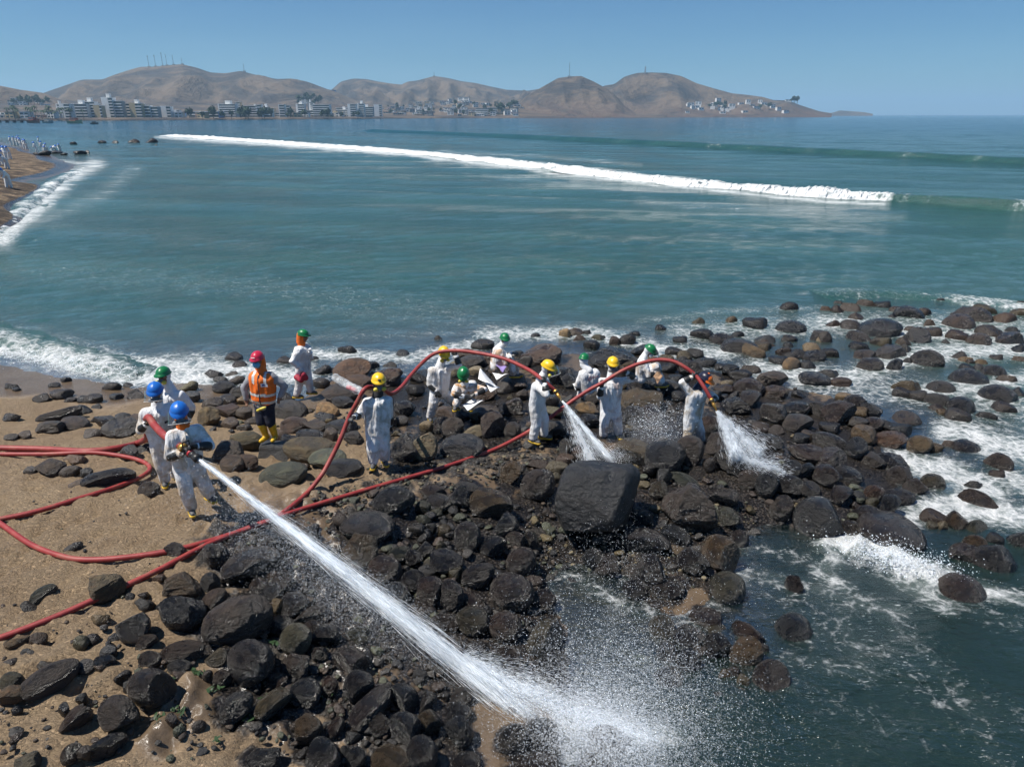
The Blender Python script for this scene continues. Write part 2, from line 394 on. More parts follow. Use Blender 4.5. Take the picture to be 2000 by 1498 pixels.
def pl_dist(px, py, line, sy=1.7):
    best = np.full(len(px), 1e9)
    for (x0, y0), (x1, y1) in zip(line[:-1], line[1:]):
        dx, dy = x1 - x0, (y1 - y0) * sy
        t = np.clip(((px - x0) * dx + (py - y0) * sy * dy) / (dx * dx + dy * dy + 1e-9), 0, 1)
        best = np.minimum(best, np.hypot(px - x0 - t * dx, (py - y0) * sy - t * dy))
    return best

def polar(r0, r1, nr, na, half=63):
    r = r0 * (r1 / r0) ** (np.arange(nr) / (nr - 1))
    a = np.radians(np.linspace(-half, half, na))
    R, A = np.meshgrid(r, a, indexing='ij')
    return (R * np.sin(A)).ravel(), (R * np.cos(A)).ravel()

# ---- beach
bx_, by_ = polar(3.7, 260, 530, 430)
bz_ = ground(bx_, by_)
bp = np.stack([bx_, by_], 1)
near = sstep(30, 12, by_)
lump = sines(bp, 3, 14, 1.6, 7, False) * 0.026 + sines(bp, 4, 20, 7, 24, False) * 0.020 + sines(bp, 14, 20, 9, 24, True) * 0.008
track = sines(bp @ np.array([[.5, .86], [-1.7, 1.0]]).T, 9, 12, 3.0, 12, True) * 0.016     # trampled, raked sand
dry = sstep(0.15, 0.6, bz_)
bz = bz_ + near * (lump * (0.35 + 0.65 * dry) + track * dry)
rp = random.Random(17)                                  # footprints and scuffs in the dry sand
for _ in range(520):
    fx, fy = rp.uniform(-7.5, -1.5), rp.uniform(5.0, 11.5)
    an = rp.uniform(0, 3.14); la, lb = rp.uniform(.10, .17), rp.uniform(.05, .08)
    k_ = (np.abs(bx_ - fx) < .35) & (np.abs(by_ - fy) < .35)
    if not k_.any(): continue
    ex_, ey_ = bx_[k_] - fx, by_[k_] - fy
    q_ = ((ex_ * math.cos(an) + ey_ * math.sin(an)) / la) ** 2 + ((-ex_ * math.sin(an) + ey_ * math.cos(an)) / lb) ** 2
    bz[k_] += (-.045 * np.exp(-q_ * 1.1) + .022 * np.exp(-(np.sqrt(q_) - 1.7) ** 2 * 2.2)) * dry[k_] * rp.uniform(.5, 1.2)
qx, qy = to_px(bx_, by_, bz_)
wet = 1 - sstep(0.12, 0.42, bz_ + 0.05 * sines(bp, 5, 8, 0.6, 3))
for line, w, a in [([(560, 1080), (680, 1220), (850, 1400), (1000, 1498)], 190, 1.0), ([(300, 1440), (440, 1330), (600, 1450)], 75, .8), ([(860, 1320), (960, 1490)], 110, 1.0),
                   ([(900, 990), (1150, 960), (1450, 900)], 110, .9), ([(800, 800), (1050, 830), (1200, 850), (1450, 880), (1650, 880)], 100, .9), ([(850, 1050), (1000, 1150), (1300, 1060), (1600, 990)], 150, 1.0),
                   ([(0, 800), (250, 800), (420, 800)], 40, .35)]:
    wet = np.maximum(wet, a * np.exp(-(pl_dist(qx, qy, line, 1.2) / w) ** 2))
wet = np.where(by_ > 30, 1 - sstep(.1, .35, bz_), wet)
grav = np.zeros(len(bx_))
for line, w, a in [([(640, 990), (800, 935), (1000, 890), (1150, 900)], 60, .55), ([(560, 1080), (700, 1180), (900, 1300)], 110, .9),
                   ([(850, 1060), (1100, 1050), (1300, 1050), (1550, 970), (1700, 960)], 150, 1.0), ([(480, 1080), (700, 1250), (900, 1200)], 120, .85), ([(560, 1340), (760, 1430)], 80, .6), ([(800, 790), (1100, 810), (1400, 840), (1650, 860)], 75, .9)]:
    grav = np.maximum(grav, a * np.exp(-(pl_dist(qx, qy, line, 1.2) / w) ** 2))
for ex, ey, ew, eh, _t, _r in items:          # dark grit and seeping water between the packed boulders
    if ex > 430 and ey > 690 and not (ey < 950 and ex < 720) and ew > 24:
        dd = ((qx - ex) / (ew * .95)) ** 2 + ((qy - ey - eh * .15) / (eh * .95 + 6)) ** 2
        k_ = dd < 4
        e_ = np.exp(-dd[k_])
        grav[k_] = np.maximum(grav[k_], .95 * e_); wet[k_] = np.maximum(wet[k_], .9 * e_)
weed = np.where(by_ > 38, sstep(0.02, .10, bz_), 0)
me = mesh('beach', np.stack([bx_, by_, bz], 1), grid_faces(530, 430))
attr(me, 'wet', wet); attr(me, 'gravel', grav); attr(me, 'weed', weed)

t = NT('sand')
p = t.pos()
n1 = t.noise(p, 1.3, 5, .6)
n2 = t.noise(p, 9, 6, .65)
n3 = t.noise(p, 90, 3, .6)
sand = t.mix(t.ramp(n1, .3, .7), (.33, .226, .134), (.44, .315, .19))
sand = t.mix(t.ramp(n2, .42, .72, 0, .55), sand, (.21, .145, .085))
sand = t.mix(t.ramp(n3, .35, .75, 0, .5), sand, (.47, .36, .23))
spk = t.vor(p, 34)
sand = t.mix(t.math('MULTIPLY', t.ramp(spk, .10, .05), t.ramp(t.noise(p, 2.1, 3), .5, .62)), sand, (.07, .065, .06))
# gravel bed: many little stones too small to pick apart
gv = t.new('TexVoronoi', feature='F1'); t.l.new(p, gv.inputs['Vector']); gv.inputs['Scale'].default_value = 26
gcol = t.mix(t.ramp(gv.outputs['Distance'], .25, .6), t.mix(gv.outputs['Color'], (.065, .064, .064), (.21, .175, .135)), (.035, .030, .025))
gmask = t.ramp(t.math('ADD', t.attr('gravel'), t.math('MULTIPLY', t.math('SUBTRACT', t.noise(p, 4, 4), .5), .9)), .42, .6)
col = t.mix(gmask, sand, gcol)
wd = t.math('MULTIPLY', t.attr('weed'), t.ramp(t.noise(p, .7, 7, .72), .34, .56))
col = t.mix(wd, col, (.06, .042, .028))
wet_s = t.ramp(t.math('ADD', t.attr('wet'), t.math('MULTIPLY', t.math('SUBTRACT', n1, .5), .5)), .25, .75)
wcol = t.mix(1.0, col, (.33, .33, .35), 'MULTIPLY')
t.set(Base_Color=t.mix(wet_s, col, wcol), Roughness=t.ramp(wet_s, 0, 1, .92, .20))
n4 = t.noise(t.mapping(p, (1, 1.8, 1), (0, 0, .6)), 17, 5, .7, .5)
hgt = t.math('ADD', t.math('MULTIPLY', n2, 1.1), t.math('ADD', t.math('MULTIPLY', n3, .26), t.math('MULTIPLY', t.ramp(n4, .35, .7), .85)))
hgt = t.math('ADD', hgt, t.math('MULTIPLY', t.math('SUBTRACT', 1.0, gv.outputs['Distance']), t.math('MULTIPLY', gmask, 1.4)))
nb = t.new('Bump'); nb.inputs['Distance'].default_value = .05
t.l.new(hgt, nb.inputs['Height'])
t.put(nb.inputs['Strength'], t.ramp(wet_s, 0, 1, 1.0, .28))
t.set(Normal=nb.outputs[0])
M_SAND = t.m
beach = tag(link('beach', me, M_SAND), kind='structure')

# ---- sea
FOAM = [([(1830, 1130), (1950, 1160), (2060, 1180)], 44, .72), ([(1650, 1080), (1600, 1110), (1650, 1150)], 36, .62), ([(1740, 1110), (1850, 1190)], 46, .62), ([(1960, 930), (2060, 960)], 50, .8),([(306, 268), (590, 287), (800, 304), (1000, 327), (1200, 352), (1400, 375), (1600, 393), (1730, 399)], 8, .74), ([(590, 280), (800, 294), (1000, 313), (1200, 335), (1400, 356), (1600, 373)], 7, .70), ([(1550, 1200), (1750, 1300), (1950, 1420)], 120, .34), ([(1450, 1120), (1600, 1150), (1750, 1200)], 50, .50),([(-80, 668), (40, 682), (140, 705), (250, 735), (400, 742)], 44, 1.0), ([(60, 690), (250, 712), (450, 722), (600, 738)], 40, .86),
 ([(440, 735), (520, 755)], 26, .8), ([(590, 690), (800, 700), (950, 668)], 30, .76), ([(950, 655), (1150, 648), (1300, 685), (1420, 690)], 34, .76),
 ([(1250, 625), (1400, 605), (1600, 600)], 16, .45), ([(1640, 572), (1800, 575), (1870, 588), (2000, 604)], 16, .62),
 ([(1480, 720), (1650, 740), (1800, 690), (2000, 680)], 50, .76), ([(1600, 625), (1800, 650), (2000, 660)], 36, .74),
 ([(1800, 760), (1900, 760), (2000, 740)], 40, .74), ([(1860, 840), (1950, 870), (2050, 890)], 60, .9),
 ([(1760, 900), (1850, 920), (1930, 960), (1800, 1000)], 55, .95), ([(1850, 985), (2050, 1020)], 50, .95),
 ([(1630, 1060), (1740, 1085), (1840, 1135)], 46, 1.15), ([(1630, 1110), (1650, 1250), (1700, 1330), (1540, 1290)], 55, .40),
 ([(1460, 1070), (1640, 1100)], 40, .42), ([(1430, 1160), (1650, 1180)], 40, .40), ([(1100, 1120), (1250, 1200), (1370, 1215)], 34, .52),
 ([(1000, 1350), (1100, 1400), (1300, 1440)], 70, .62), ([(1700, 1180), (1850, 1330), (1950, 1498)], 60, .36), ([(1500, 1330), (1800, 1450)], 70, .3),
 ([(1850, 1170), (2000, 1230)], 50, .38), ([(0, 520), (500, 560), (900, 610)], 90, .34), ([(100, 440), (500, 480)], 60, .33),
 ([(0, 470), (70, 410), (130, 350), (185, 322)], 34, .78), ([(60, 440), (200, 380), (260, 330)], 40, .48), ([(85, 312), (185, 322)], 10, .7),
 ([(1250, 392), (1500, 410), (1760, 425)], 26, .48), ([(950, 345), (1250, 375)], 16, .45), ([(850, 296), (1050, 305), (1250, 322)], 12, .5),
 ([(590, 690), (640, 740)], 26, .5), ([(1330, 650), (1500, 640), (1700, 630), (2000, 640)], 60, .58), ([(1450, 740), (1700, 760), (2000, 790)], 80, .60), ([(600, 720), (780, 740)], 30, .5), ([(330, 700), (430, 700)], 30, .6), ([(-60, 640), (120, 676), (300, 720)], 60, .5), ([(600, 660), (900, 650), (1250, 640)], 26, .36), ([(1850, 820), (2000, 830)], 50, .5), ([(0, 268), (120, 276)], 8, .35), ([(600, 600), (1000, 640)], 40, .34)]
sx, sy = polar(3.4, 14000, 580, 390)
sp = np.stack([sx, sy], 1)
gd = ground(sx, sy)
gd = np.where(sy > 330, -8.0, gd)
calm = sstep(0.0, 0.5, -gd)
far = sstep(20, 60, sy)
sz = (sines(sp * [1, 1.6], 21, 14, 1.2, 6) * 0.020 * (1 - far) + sines(sp * [.6, 1.6], 22, 12, .25, 1.0) * (0.03 + .05 * far)) * (0.35 + 0.65 * calm)
qx, qy = to_px(sx, sy, 0 * sx)
foam = np.zeros(len(sx))
for line, w, a in FOAM:
    foam = np.maximum(foam, a * np.exp(-(pl_dist(qx, qy, line) / w) ** 2))
foam = np.maximum(foam, .5 * np.exp(-np.abs(gd) / .05) * (sy < 40))
# broken water heaps up a little
heap = np.clip(foam - .45, 0, 1) * (sines(sp, 31, 18, 3, 14, True) * .05 + .05) * (sy < 40)
splash = np.exp(-(pl_dist(qx, qy, [(1640, 1065), (1740, 1090), (1830, 1132)]) / 30) ** 2)
sz = sz + heap + splash * (.22 + .07 * sines(sp, 33, 14, 5, 16, True))
clear = np.clip(np.exp(gd / .30), 0, 1) * (sy < 30)
me = mesh('sea', np.stack([sx, sy, sz], 1), grid_faces(580, 390))
attr(me, 'foam', foam); attr(me, 'clear', clear)
attr(me, 'shal', np.clip(np.exp(gd / .8), 0, 1) * (sy < 260))
attr(me, 'dist', np.hypot(sx, sy))

def water_material():
    t = NT('sea_water')
    p = t.pos()
    fm = t.attr('foam'); dist = t.attr('dist')
    farf = t.ramp(dist, 22, 90)
    # foam lace, finer close by, longer streaks out in the bay
    wob = t.new('TexNoise'); t.l.new(p, wob.inputs['Vector']); wob.inputs['Scale'].default_value = 1.1
    wp = t.new('VectorMath', operation='MULTIPLY_ADD'); t.l.new(wob.outputs['Color'], wp.inputs[0])
    wp.inputs[1].default_value = (.9, .9, 0); t.l.new(p, wp.inputs[2])
    lace = t.math('SUBTRACT', 1.0, t.math('MULTIPLY', t.vor(wp.outputs[0], 4.2, 'DISTANCE_TO_EDGE'), 3.6), clamp=True)
    fbm = t.noise(t.mapping(p, (1, 1.5, 1), (0, 0, .5)), 3.0, 10, .72, .5)
    fine = t.noise(p, 16, 5, .7)
    pat_n = t.math('ADD', t.math('MULTIPLY', lace, .15), t.math('ADD', t.math('MULTIPLY', fbm, .62), t.math('MULTIPLY', fine, .34)))
    pf = t.noise(t.mapping(p, (.20, .75, 1), (0, 0, .15)), 1.6, 8, .68, .3)
    pat_f = t.math('ADD', t.math('MULTIPLY', pf, .9), t.math('MULTIPLY', t.noise(t.mapping(p, (.3, 1.2, 1)), 5, 4, .6), .16))
    pm = t.new('Mix', data_type='FLOAT'); t.put(pm.inputs[0], farf); t.put(pm.inputs[2], pat_n); t.put(pm.inputs[3], pat_f)
    pat = pm.outputs[0]
    lift = t.math('MULTIPLY', t.math('SUBTRACT', fm, .5), 1.55)
    f = t.math('ADD', t.math('MULTIPLY', t.math('SUBTRACT', pat, .52), 3.3), t.math('ADD', lift, .02))
    f = t.ramp(f, .0, 1.05)
    f = t.math('MULTIPLY', f, t.ramp(fm, .02, .22))
    flk = t.noise(t.mapping(p, (1, 3.2, 1), (0, 0, -.85)), 11, 4, .65, .4)
    flk = t.math('MULTIPLY', t.ramp(flk, .60, .70), t.math('MULTIPLY', t.ramp(fm, .16, .42), .75))
    f = t.math('MAXIMUM', f, t.math('MULTIPLY', flk, t.ramp(dist, 40, 20)))
    body = t.mix(t.ramp(t.noise(t.mapping(p, (.6, 1, 1)), .12, 5), .35, .7), (.020, .066, .063), (.033, .092, .083))
    deep = t.mix(t.ramp(dist, 60, 500), body, (.003, .052, .082))
    shal = t.mix(t.ramp(t.attr('shal'), .35, 1.0, 0, .85), deep, (.070, .082, .066))
    milk = t.mix(t.ramp(fm, .2, .9, 0, .75), shal, (.17, .225, .215))
    nearg = t.mix(t.ramp(dist, 11, 24), t.mix(t.ramp(fm, .25, .9, 0, .7), (.012, .026, .024), (.13, .165, .155)), milk)
    t.set(Base_Color=nearg, Roughness=.10, IOR=1.33)
    r1 = t.noise(t.mapping(p, (1, 1.9, 1), (0, 0, .25)), 2.2, 6, .6, .4)
    r2 = t.noise(t.mapping(p, (.45, .95, 1), (0, 0, .2)), 1.0, 8, .66)
    r3 = t.noise(t.mapping(p, (.10, .22, 1), (0, 0, .15)), .9, 7, .66)
    b = t.bump(r1, .55, .10)
    b = t.bump(r2, .8, .35, b)
    b = t.bump(r3, .6, 1.2, b)
    t.set(Normal=b)
    tr = t.new('BsdfTransparent'); tr.inputs[0].default_value = (.62, .70, .66, 1)
    gl = t.new('BsdfGlossy'); gl.inputs['Roughness'].default_value = .06; t.l.new(b, gl.inputs['Normal'])
    fr = t.new('Fresnel'); fr.inputs['IOR'].default_value = 1.33; t.l.new(b, fr.inputs['Normal'])
    thin = t.new('MixShader'); t.l.new(fr.outputs[0], thin.inputs[0]); t.l.new(tr.outputs[0], thin.inputs[1]); t.l.new(gl.outputs[0], thin.inputs[2])
    mx = t.new('MixShader'); t.put(mx.inputs[0], t.math('MULTIPLY', t.attr('clear'), t.ramp(fm, .2, .9, .9, .25)))
    t.l.new(t.bsdf.outputs[0], mx.inputs[1]); t.l.new(thin.outputs[0], mx.inputs[2])
    fo = t.new('BsdfPrincipled')
    fo.inputs['Roughness'].default_value = .85
    t.put(fo.inputs['Base Color'], t.mix(t.ramp(t.math('ADD', t.math('MULTIPLY', fine, .5), t.math('MULTIPLY', fbm, .5)), .38, .62), (.52, .56, .57), (.87, .88, .88)))
    t.l.new(t.bump(pat, .9, .25), fo.inputs['Normal'])
    m2 = t.new('MixShader'); t.l.new(f, m2.inputs[0]); t.l.new(mx.outputs[0], m2.inputs[1]); t.l.new(fo.outputs[0], m2.inputs[2])
    t.l.new(m2.outputs[0], t.out.inputs['Surface'])
    return t.m
M_SEA = water_material()
sea = tag(link('sea', me, M_SEA), kind='structure')

# ---- waves that stand up out of the sea
def catmull(pts, n):
    pts = [np.array(q, float) for q in pts]
    pts = [2 * pts[0] - pts[1]] + pts + [2 * pts[-1] - pts[-2]]
    out = []
    m = len(pts) - 3
    for k in np.linspace(0, m - 1e-6, n):
        i = int(k); s = k - i
        a, b, c, d = pts[i:i + 4]
        out.append(.5 * (2 * b + (c - a) * s + (2 * a - 5 * b + 4 * c - d) * s * s + (3 * b - a - 3 * c + d) * s ** 3))
    return np.array(out)

def wave(name, line, amp, wf, wb, foam_fn, n=500, k=30, seed=1, rough=.12):
    path = catmull([tuple(at_z(a, b, 0))[:2] for a, b in line], n)
    tan = np.gradient(path, axis=0); tan /= np.linalg.norm(tan, axis=1)[:, None]
    nor = np.stack([tan[:, 1], -tan[:, 0]], 1)                    # towards the beach
    u = np.linspace(0, 1, n)
    q = np.linspace(-1, 1, k)
    Q = np.where(q > 0, q * wf * 2.4, q * wb * 2.6)
    X = path[:, None, :] + nor[:, None, :] * Q[None, :, None]
    F = foam_fn(u)[:, None] * np.where(Q > 0, np.exp(-(Q / (wf * 2.3)) ** 4), np.exp(-(Q / (wb * .9)) ** 2))[None]
    prof = np.where(Q > 0, np.exp(-(np.abs(Q) / wf) ** 2.6), np.exp(-(np.abs(Q) / wb) ** 2))
    fade = sstep(0, .03, u) * sstep(1, .97 if n > 300 else .75, u)
    P2 = X.reshape(-1, 2)
    vary = 1 + .14 * sines(np.stack([u * 40, u * 0], 1), seed, 6, .5, 2)
    A = (amp * fade * vary)[:, None] * prof[None]
    nz = (sines(P2, seed + 1, 24, 1.0, 9) * .55 + sines(P2, seed + 2, 26, 6, 20, True) * .45).reshape(n, k)
    Z = A + nz * rough * F * prof[None] ** .5 - .06 * (1 - prof)[None]
    F = F * (1 + .35 * nz * (F < 1.2))
    nh = (sines(P2 * .9, seed + 7, 20, 1.5, 8) * .7 + sines(P2, seed + 8, 20, 6, 16) * .3).reshape(n, k)
    P2 = (X + nor[:, None, :] * (nh * rough * 1.6 * F)[..., None] + tan[:, None, :] * (nz * rough * F)[..., None]).reshape(-1, 2)
    me = mesh(name, np.concatenate([P2, Z.reshape(-1, 1)], 1), grid_faces(n, k))
    attr(me, 'foam', F.ravel()); attr(me, 'clear', np.zeros(n * k)); attr(me, 'shal', np.full(n * k, .35))
    attr(me, 'dist', np.hypot(P2[:, 0], P2[:, 1]))
    return tag(link(name, me, M_SEA), kind='structure')

BRK = [(306, 265), (450, 274), (590, 284), (800, 300), (1000, 322), (1200, 346), (1400, 367), (1600, 384), (1750, 391), (2000, 411), (2300, 432)]
def brk_foam(u):
    return sstep(.0, .012, u) * 1.35 * sstep(.84, .765, u + .008 * np.sin(u * 300)) + .75 * np.exp(-((u - .90) / .014) ** 2) + .35 * np.exp(-((u - .835) / .012) ** 2)
wave('breaking_wave', BRK, .62, .80, 2.0, brk_foam, 1500, 34, 41, .13)
wave('swell_wave', [(700, 256), (900, 264), (1200, 279), (1500, 294), (1800, 310), (2000, 320), (2300, 336)], .85, 1.6, 4.5,
     lambda u: .46 * sstep(.2, .4, u) * np.clip(np.sin(u * 60) * 2 - 1, 0, 1), 500, 26, 51, .05)
wave('shore_wave', [(1600, 580), (1700, 574), (1830, 582), (1950, 596), (2150, 612)], .16, .7, 1.2, lambda u: .40 + .45 * sstep(.45, .62, u), 220, 24, 61, .06)
wave('shore_wave', [(-120, 640), (0, 664), (90, 688), (170, 712), (250, 735), (300, 744)], .15, .45, .9, lambda u: .95 + 0 * u, 260, 30, 71, .07)
wave('shore_wave', [(-60, 470), (0, 448), (60, 398), (120, 352), (172, 324)], .22, .5, 1.2, lambda u: .9 + 0 * u, 300, 22, 81, .08)
# ================================================================== far shore: hills, town, boats
def far_pt(px, py, D):
    """a point D metres out (world y) seen at a pixel"""
    return at_y(px, py, D)

t = NT('desert_hill')
p = t.pos()
n1 = t.noise(t.mapping(p, (1, 1, 2.2)), .0065, 9, .66, .9)
n2 = t.noise(t.mapping(p, (1, 1, .35)), .05, 6, .6)
c = t.mix(t.ramp(n1, .42, .58), (.042, .038, .036), (.138, .102, .070))
c = t.mix(t.ramp(n2, .45, .7, 0, .6), c, (.060, .050, .044))
c = t.mix(t.math('MULTIPLY', t.attr('low'), t.ramp(n2, .35, .6)), c, (.10, .062, .046))
t.set(Base_Color=c, Roughness=.95)
t.set(Normal=t.bump(t.math('ADD', n1, t.math('MULTIPLY', n2, .25)), 1.0, 26))
M_HILL = t.m
HILLS = []
def hill(line, d_base, d_ridge, seed, rough=1.0, foot=1.0):
    """ridge line read off the photograph, raised at its own distance, with slopes on both sides"""
    lx = np.array([a for a, b in line], float); ly = np.array([b for a, b in line], float)
    n, k = 220, 44
    xs = np.linspace(lx[0], lx[-1], n)
    ys = np.interp(xs, lx, ly)
    ker = np.array([1, 3, 4, 3, 1]) / 12
    ys = np.convolve(np.pad(ys, 2, 'edge'), ker, 'valid')
    V = []
    tt = np.concatenate([np.linspace(0, 1, 30), np.linspace(1.04, 1.6, 14)])
    for x, y in zip(xs, ys):
        r = at_y(x, y, d_ridge)
        ang = r.x / r.y
        hgt = max(r.z, 1.0)
        for s in tt:
            Y = d_base + (d_ridge - d_base) * s
            z = hgt * (sstep(0, 1, min(s, 1)) * .45 + .55 * min(s, 1) ** 1.15) if s <= 1 else hgt * (1 - ((s - 1) / .62) ** 1.4)
            V.append((ang * Y, Y, z))
    V = np.array(V)
    S = np.tile(tt, n)
    q = V[:, :2] * .012
    gully = sines(np.stack([V[:, 0] * .03, V[:, 1] * .008], 1), seed, 12, .5, 3, True)
    amp = np.clip(V[:, 2], 0, 60) / 60 * np.clip(1 - np.abs(S - .5) / .5, 0, 1)
    V[:, 2] += gully * 26 * amp * rough + sines(q, seed + 1, 10, .6, 3) * 5 * amp
    V[:, 2] = np.where((S < .02), -6, V[:, 2])
    me = mesh('hill', V, grid_faces(n, k))
    attr(me, 'low', np.clip(1 - V[:, 2] / 45, 0, 1) * foot)
    o = tag(link('hill', me, M_HILL), kind='structure')
    HILLS.append((xs, ys, d_base, d_ridge))
    return o

hill([(-500, 150), (-300, 150), (-100, 160), (0, 168), (40, 176), (85, 182), (105, 190), (150, 205), (220, 215)], 1150, 1500, 11)
hill([(40, 205), (85, 182), (120, 170), (160, 156), (200, 156), (225, 146), (250, 138), (275, 131), (300, 131), (330, 128), (355, 126), (385, 133), (410, 142),
      (440, 144), (470, 139), (500, 147), (540, 155), (570, 154), (600, 160), (640, 175), (680, 190), (720, 205), (760, 215)], 1280, 2100, 12)
hill([(600, 205), (650, 174), (665, 160), (690, 154), (715, 155), (740, 160), (765, 164), (785, 166), (795, 160), (815, 158), (848, 149), (875, 153), (900, 159),
      (930, 163), (960, 170), (990, 176), (1030, 178), (1060, 173), (1090, 178), (1130, 200), (1180, 215)], 1700, 2700, 13)
hill([(985, 220), (1010, 203), (1030, 187), (1060, 170), (1090, 153), (1112, 150), (1135, 149), (1160, 160), (1180, 171), (1200, 184), (1220, 207), (1240, 221)], 1500, 1800, 14, .6)
hill([(1120, 215), (1150, 182), (1180, 168), (1200, 165), (1220, 150), (1245, 143), (1270, 142), (1300, 143), (1330, 149), (1360, 163), (1390, 172), (1430, 183),
      (1460, 186), (1490, 190), (1510, 196), (1540, 197), (1560, 205), (1600, 218), (1625, 222)], 1780, 2100, 15, .8)
hill([(1600, 223), (1625, 221), (1640, 216.5), (1665, 218), (1690, 220), (1705, 223)], 3600, 3750, 16, .3, 0)

def hill_z(px, D, k):
    xs, ys, b, r = HILLS[k]
    y = float(np.interp(px, xs, ys))
    s = min(max((D - b) / (r - b), 0), 1)
    h = max(at_y(px, y, r).z, 1)
    return h * (float(sstep(0, 1, s)) * .45 + .55 * s ** 1.15)

hill([(690, 224), (740, 215), (800, 207), (850, 201), (900, 196), (960, 200), (1010, 203), (1060, 214), (1100, 222)], 1330, 1780, 17, .2, .3)
def on_hill(px, py, k):
    for s in np.linspace(0.01, 1, 80):
        xs, ys, b, r = HILLS[k]
        D = b + (r - b) * s
        if at_y(px, py, D).z <= hill_z(px, D, k) + .5: return D
    return HILLS[k][3]
# the low coastal strip the town stands on
cx_ = np.linspace(-900, 1300, 160)
V = []
for x in cx_:
    d0 = float(np.interp(x, [-900, 0, 300, 560, 700, 900, 1050, 1300], [560, 760, 860, 1020, 1150, 1330, 1480, 1600]))
    for s, z in ((0, -3), (2, .6), (14, 1.6), (30, 2.6), (120, 4), (300, 9), (620, 26)):
        r = at_y(x, 240, d0 + s)
        V.append((r.x, d0 + s, z))
me = mesh('coastal_plain', V, grid_faces(160, 7))
attr(me, 'low', np.full(len(V), .2))
tag(link('coastal_plain', me, M_HILL), kind='structure')
def shore(px):
    return float(np.interp(px, [-900, 0, 300, 560, 700, 900, 1050, 1300], [560, 760, 860, 1020, 1150, 1330, 1480, 1600]))

M_WHITE = plain('painted_render', (.74, .74, .72), .8, .08, .2)
M_CREAM = plain('cream_render', (.50, .40, .24), .8, .08, .2)
M_PINK = plain('pink_render', (.42, .28, .22), .8, .08, .2)
M_GREYW = plain('grey_render', (.30, .31, .31), .8, .08, .2)
M_GLASS = plain('window_glass', (.035, .06, .075), .15, .2, .4)
M_TILE = plain('red_roof', (.26, .10, .06), .8, .15, .5)
M_BLUE = plain('blue_paint', (.03, .16, .45), .5, .1, 1)
M_DARK = plain('dark_paint', (.035, .035, .04), .6, .2, 1)
M_STEEL = plain('mast_steel', (.16, .17, .18), .5, .1, 1)
M_RUST = plain('rust_red_paint', (.22, .07, .05), .6, .2, 1)

def box(v, f, x0, x1, y0, y1, z0, z1):
    b = len(v)
    v += [(x0, y0, z0), (x1, y0, z0), (x1, y1, z0), (x0, y1, z0), (x0, y0, z1), (x1, y0, z1), (x1, y1, z1), (x0, y1, z1)]
    f += [(b, b + 3, b + 2, b + 1), (b + 4, b + 5, b + 6, b + 7), (b, b + 1, b + 5, b + 4), (b + 1, b + 2, b + 6, b + 5), (b + 2, b + 3, b + 7, b + 6), (b + 3, b, b + 4, b + 7)]

def boxes(name, L, m, parent=None, smooth=False):
    v, f = [], []
    for b in L: box(v, f, *b)
    return link(name, mesh(name, v, f), m, parent, smooth)

WORDS = {M_WHITE: 'white', M_CREAM: 'cream', M_PINK: 'pinkish', M_GREYW: 'grey'}
def tower(x0, x1, top, base, wall, label, blank=0.0, setb=0, penthouse=False, D=None, rz=0.0, slab=None):
    """apartment block: pixel extents -> metres at its own distance; storeys with slabs and dark glazing"""
    D = D or shore((x0 + x1) / 2) + 34
    a = at_y(x0, base, D); b = at_y(x1, base, D)
    w = b.x - a.x
    z0 = 2.2
    h = (at_y((x0 + x1) / 2, top, D).z - z0) * 1.12
    o = empty('apartment_building', ((a.x + b.x) / 2, D, z0), rz)
    dep = min(max(w * .6, 9), 20)
    bw = blank * w
    n = max(2, int(round(h / 3.0)))
    fh = h / n
    boxes('wall', [(-w / 2, w / 2, .45, dep, -3, h)], wall, o)
    if bw:
        boxes('side_wall', [(-w / 2, -w / 2 + bw, -1.1, .5, -3, h + .8)], wall, o)
    sl = slab or M_WHITE
    for k in range(n):
        boxes('window_row', [(-w / 2 + bw + .15, w / 2 - .1, -.1, .6, k * fh + 1.0, k * fh + fh - .45)], M_GLASS, o)
        boxes('balcony', [(-w / 2 + bw + .02, w / 2 + .2, -1.3, .42, k * fh - .3, k * fh + .85)], sl, o)
    boxes('roof', [(-w / 2 - .1, w / 2 + .1, -.9, dep + .1, h + .02, h + .5)], sl, o)
    if penthouse:
        boxes('roof_house', [(-w * .1, w * .22, 2, dep * .7, h + .5, h + 4.6)], M_WHITE, o)
    tag(o, label, 'building', 'apartment blocks along the far shore')
    return o

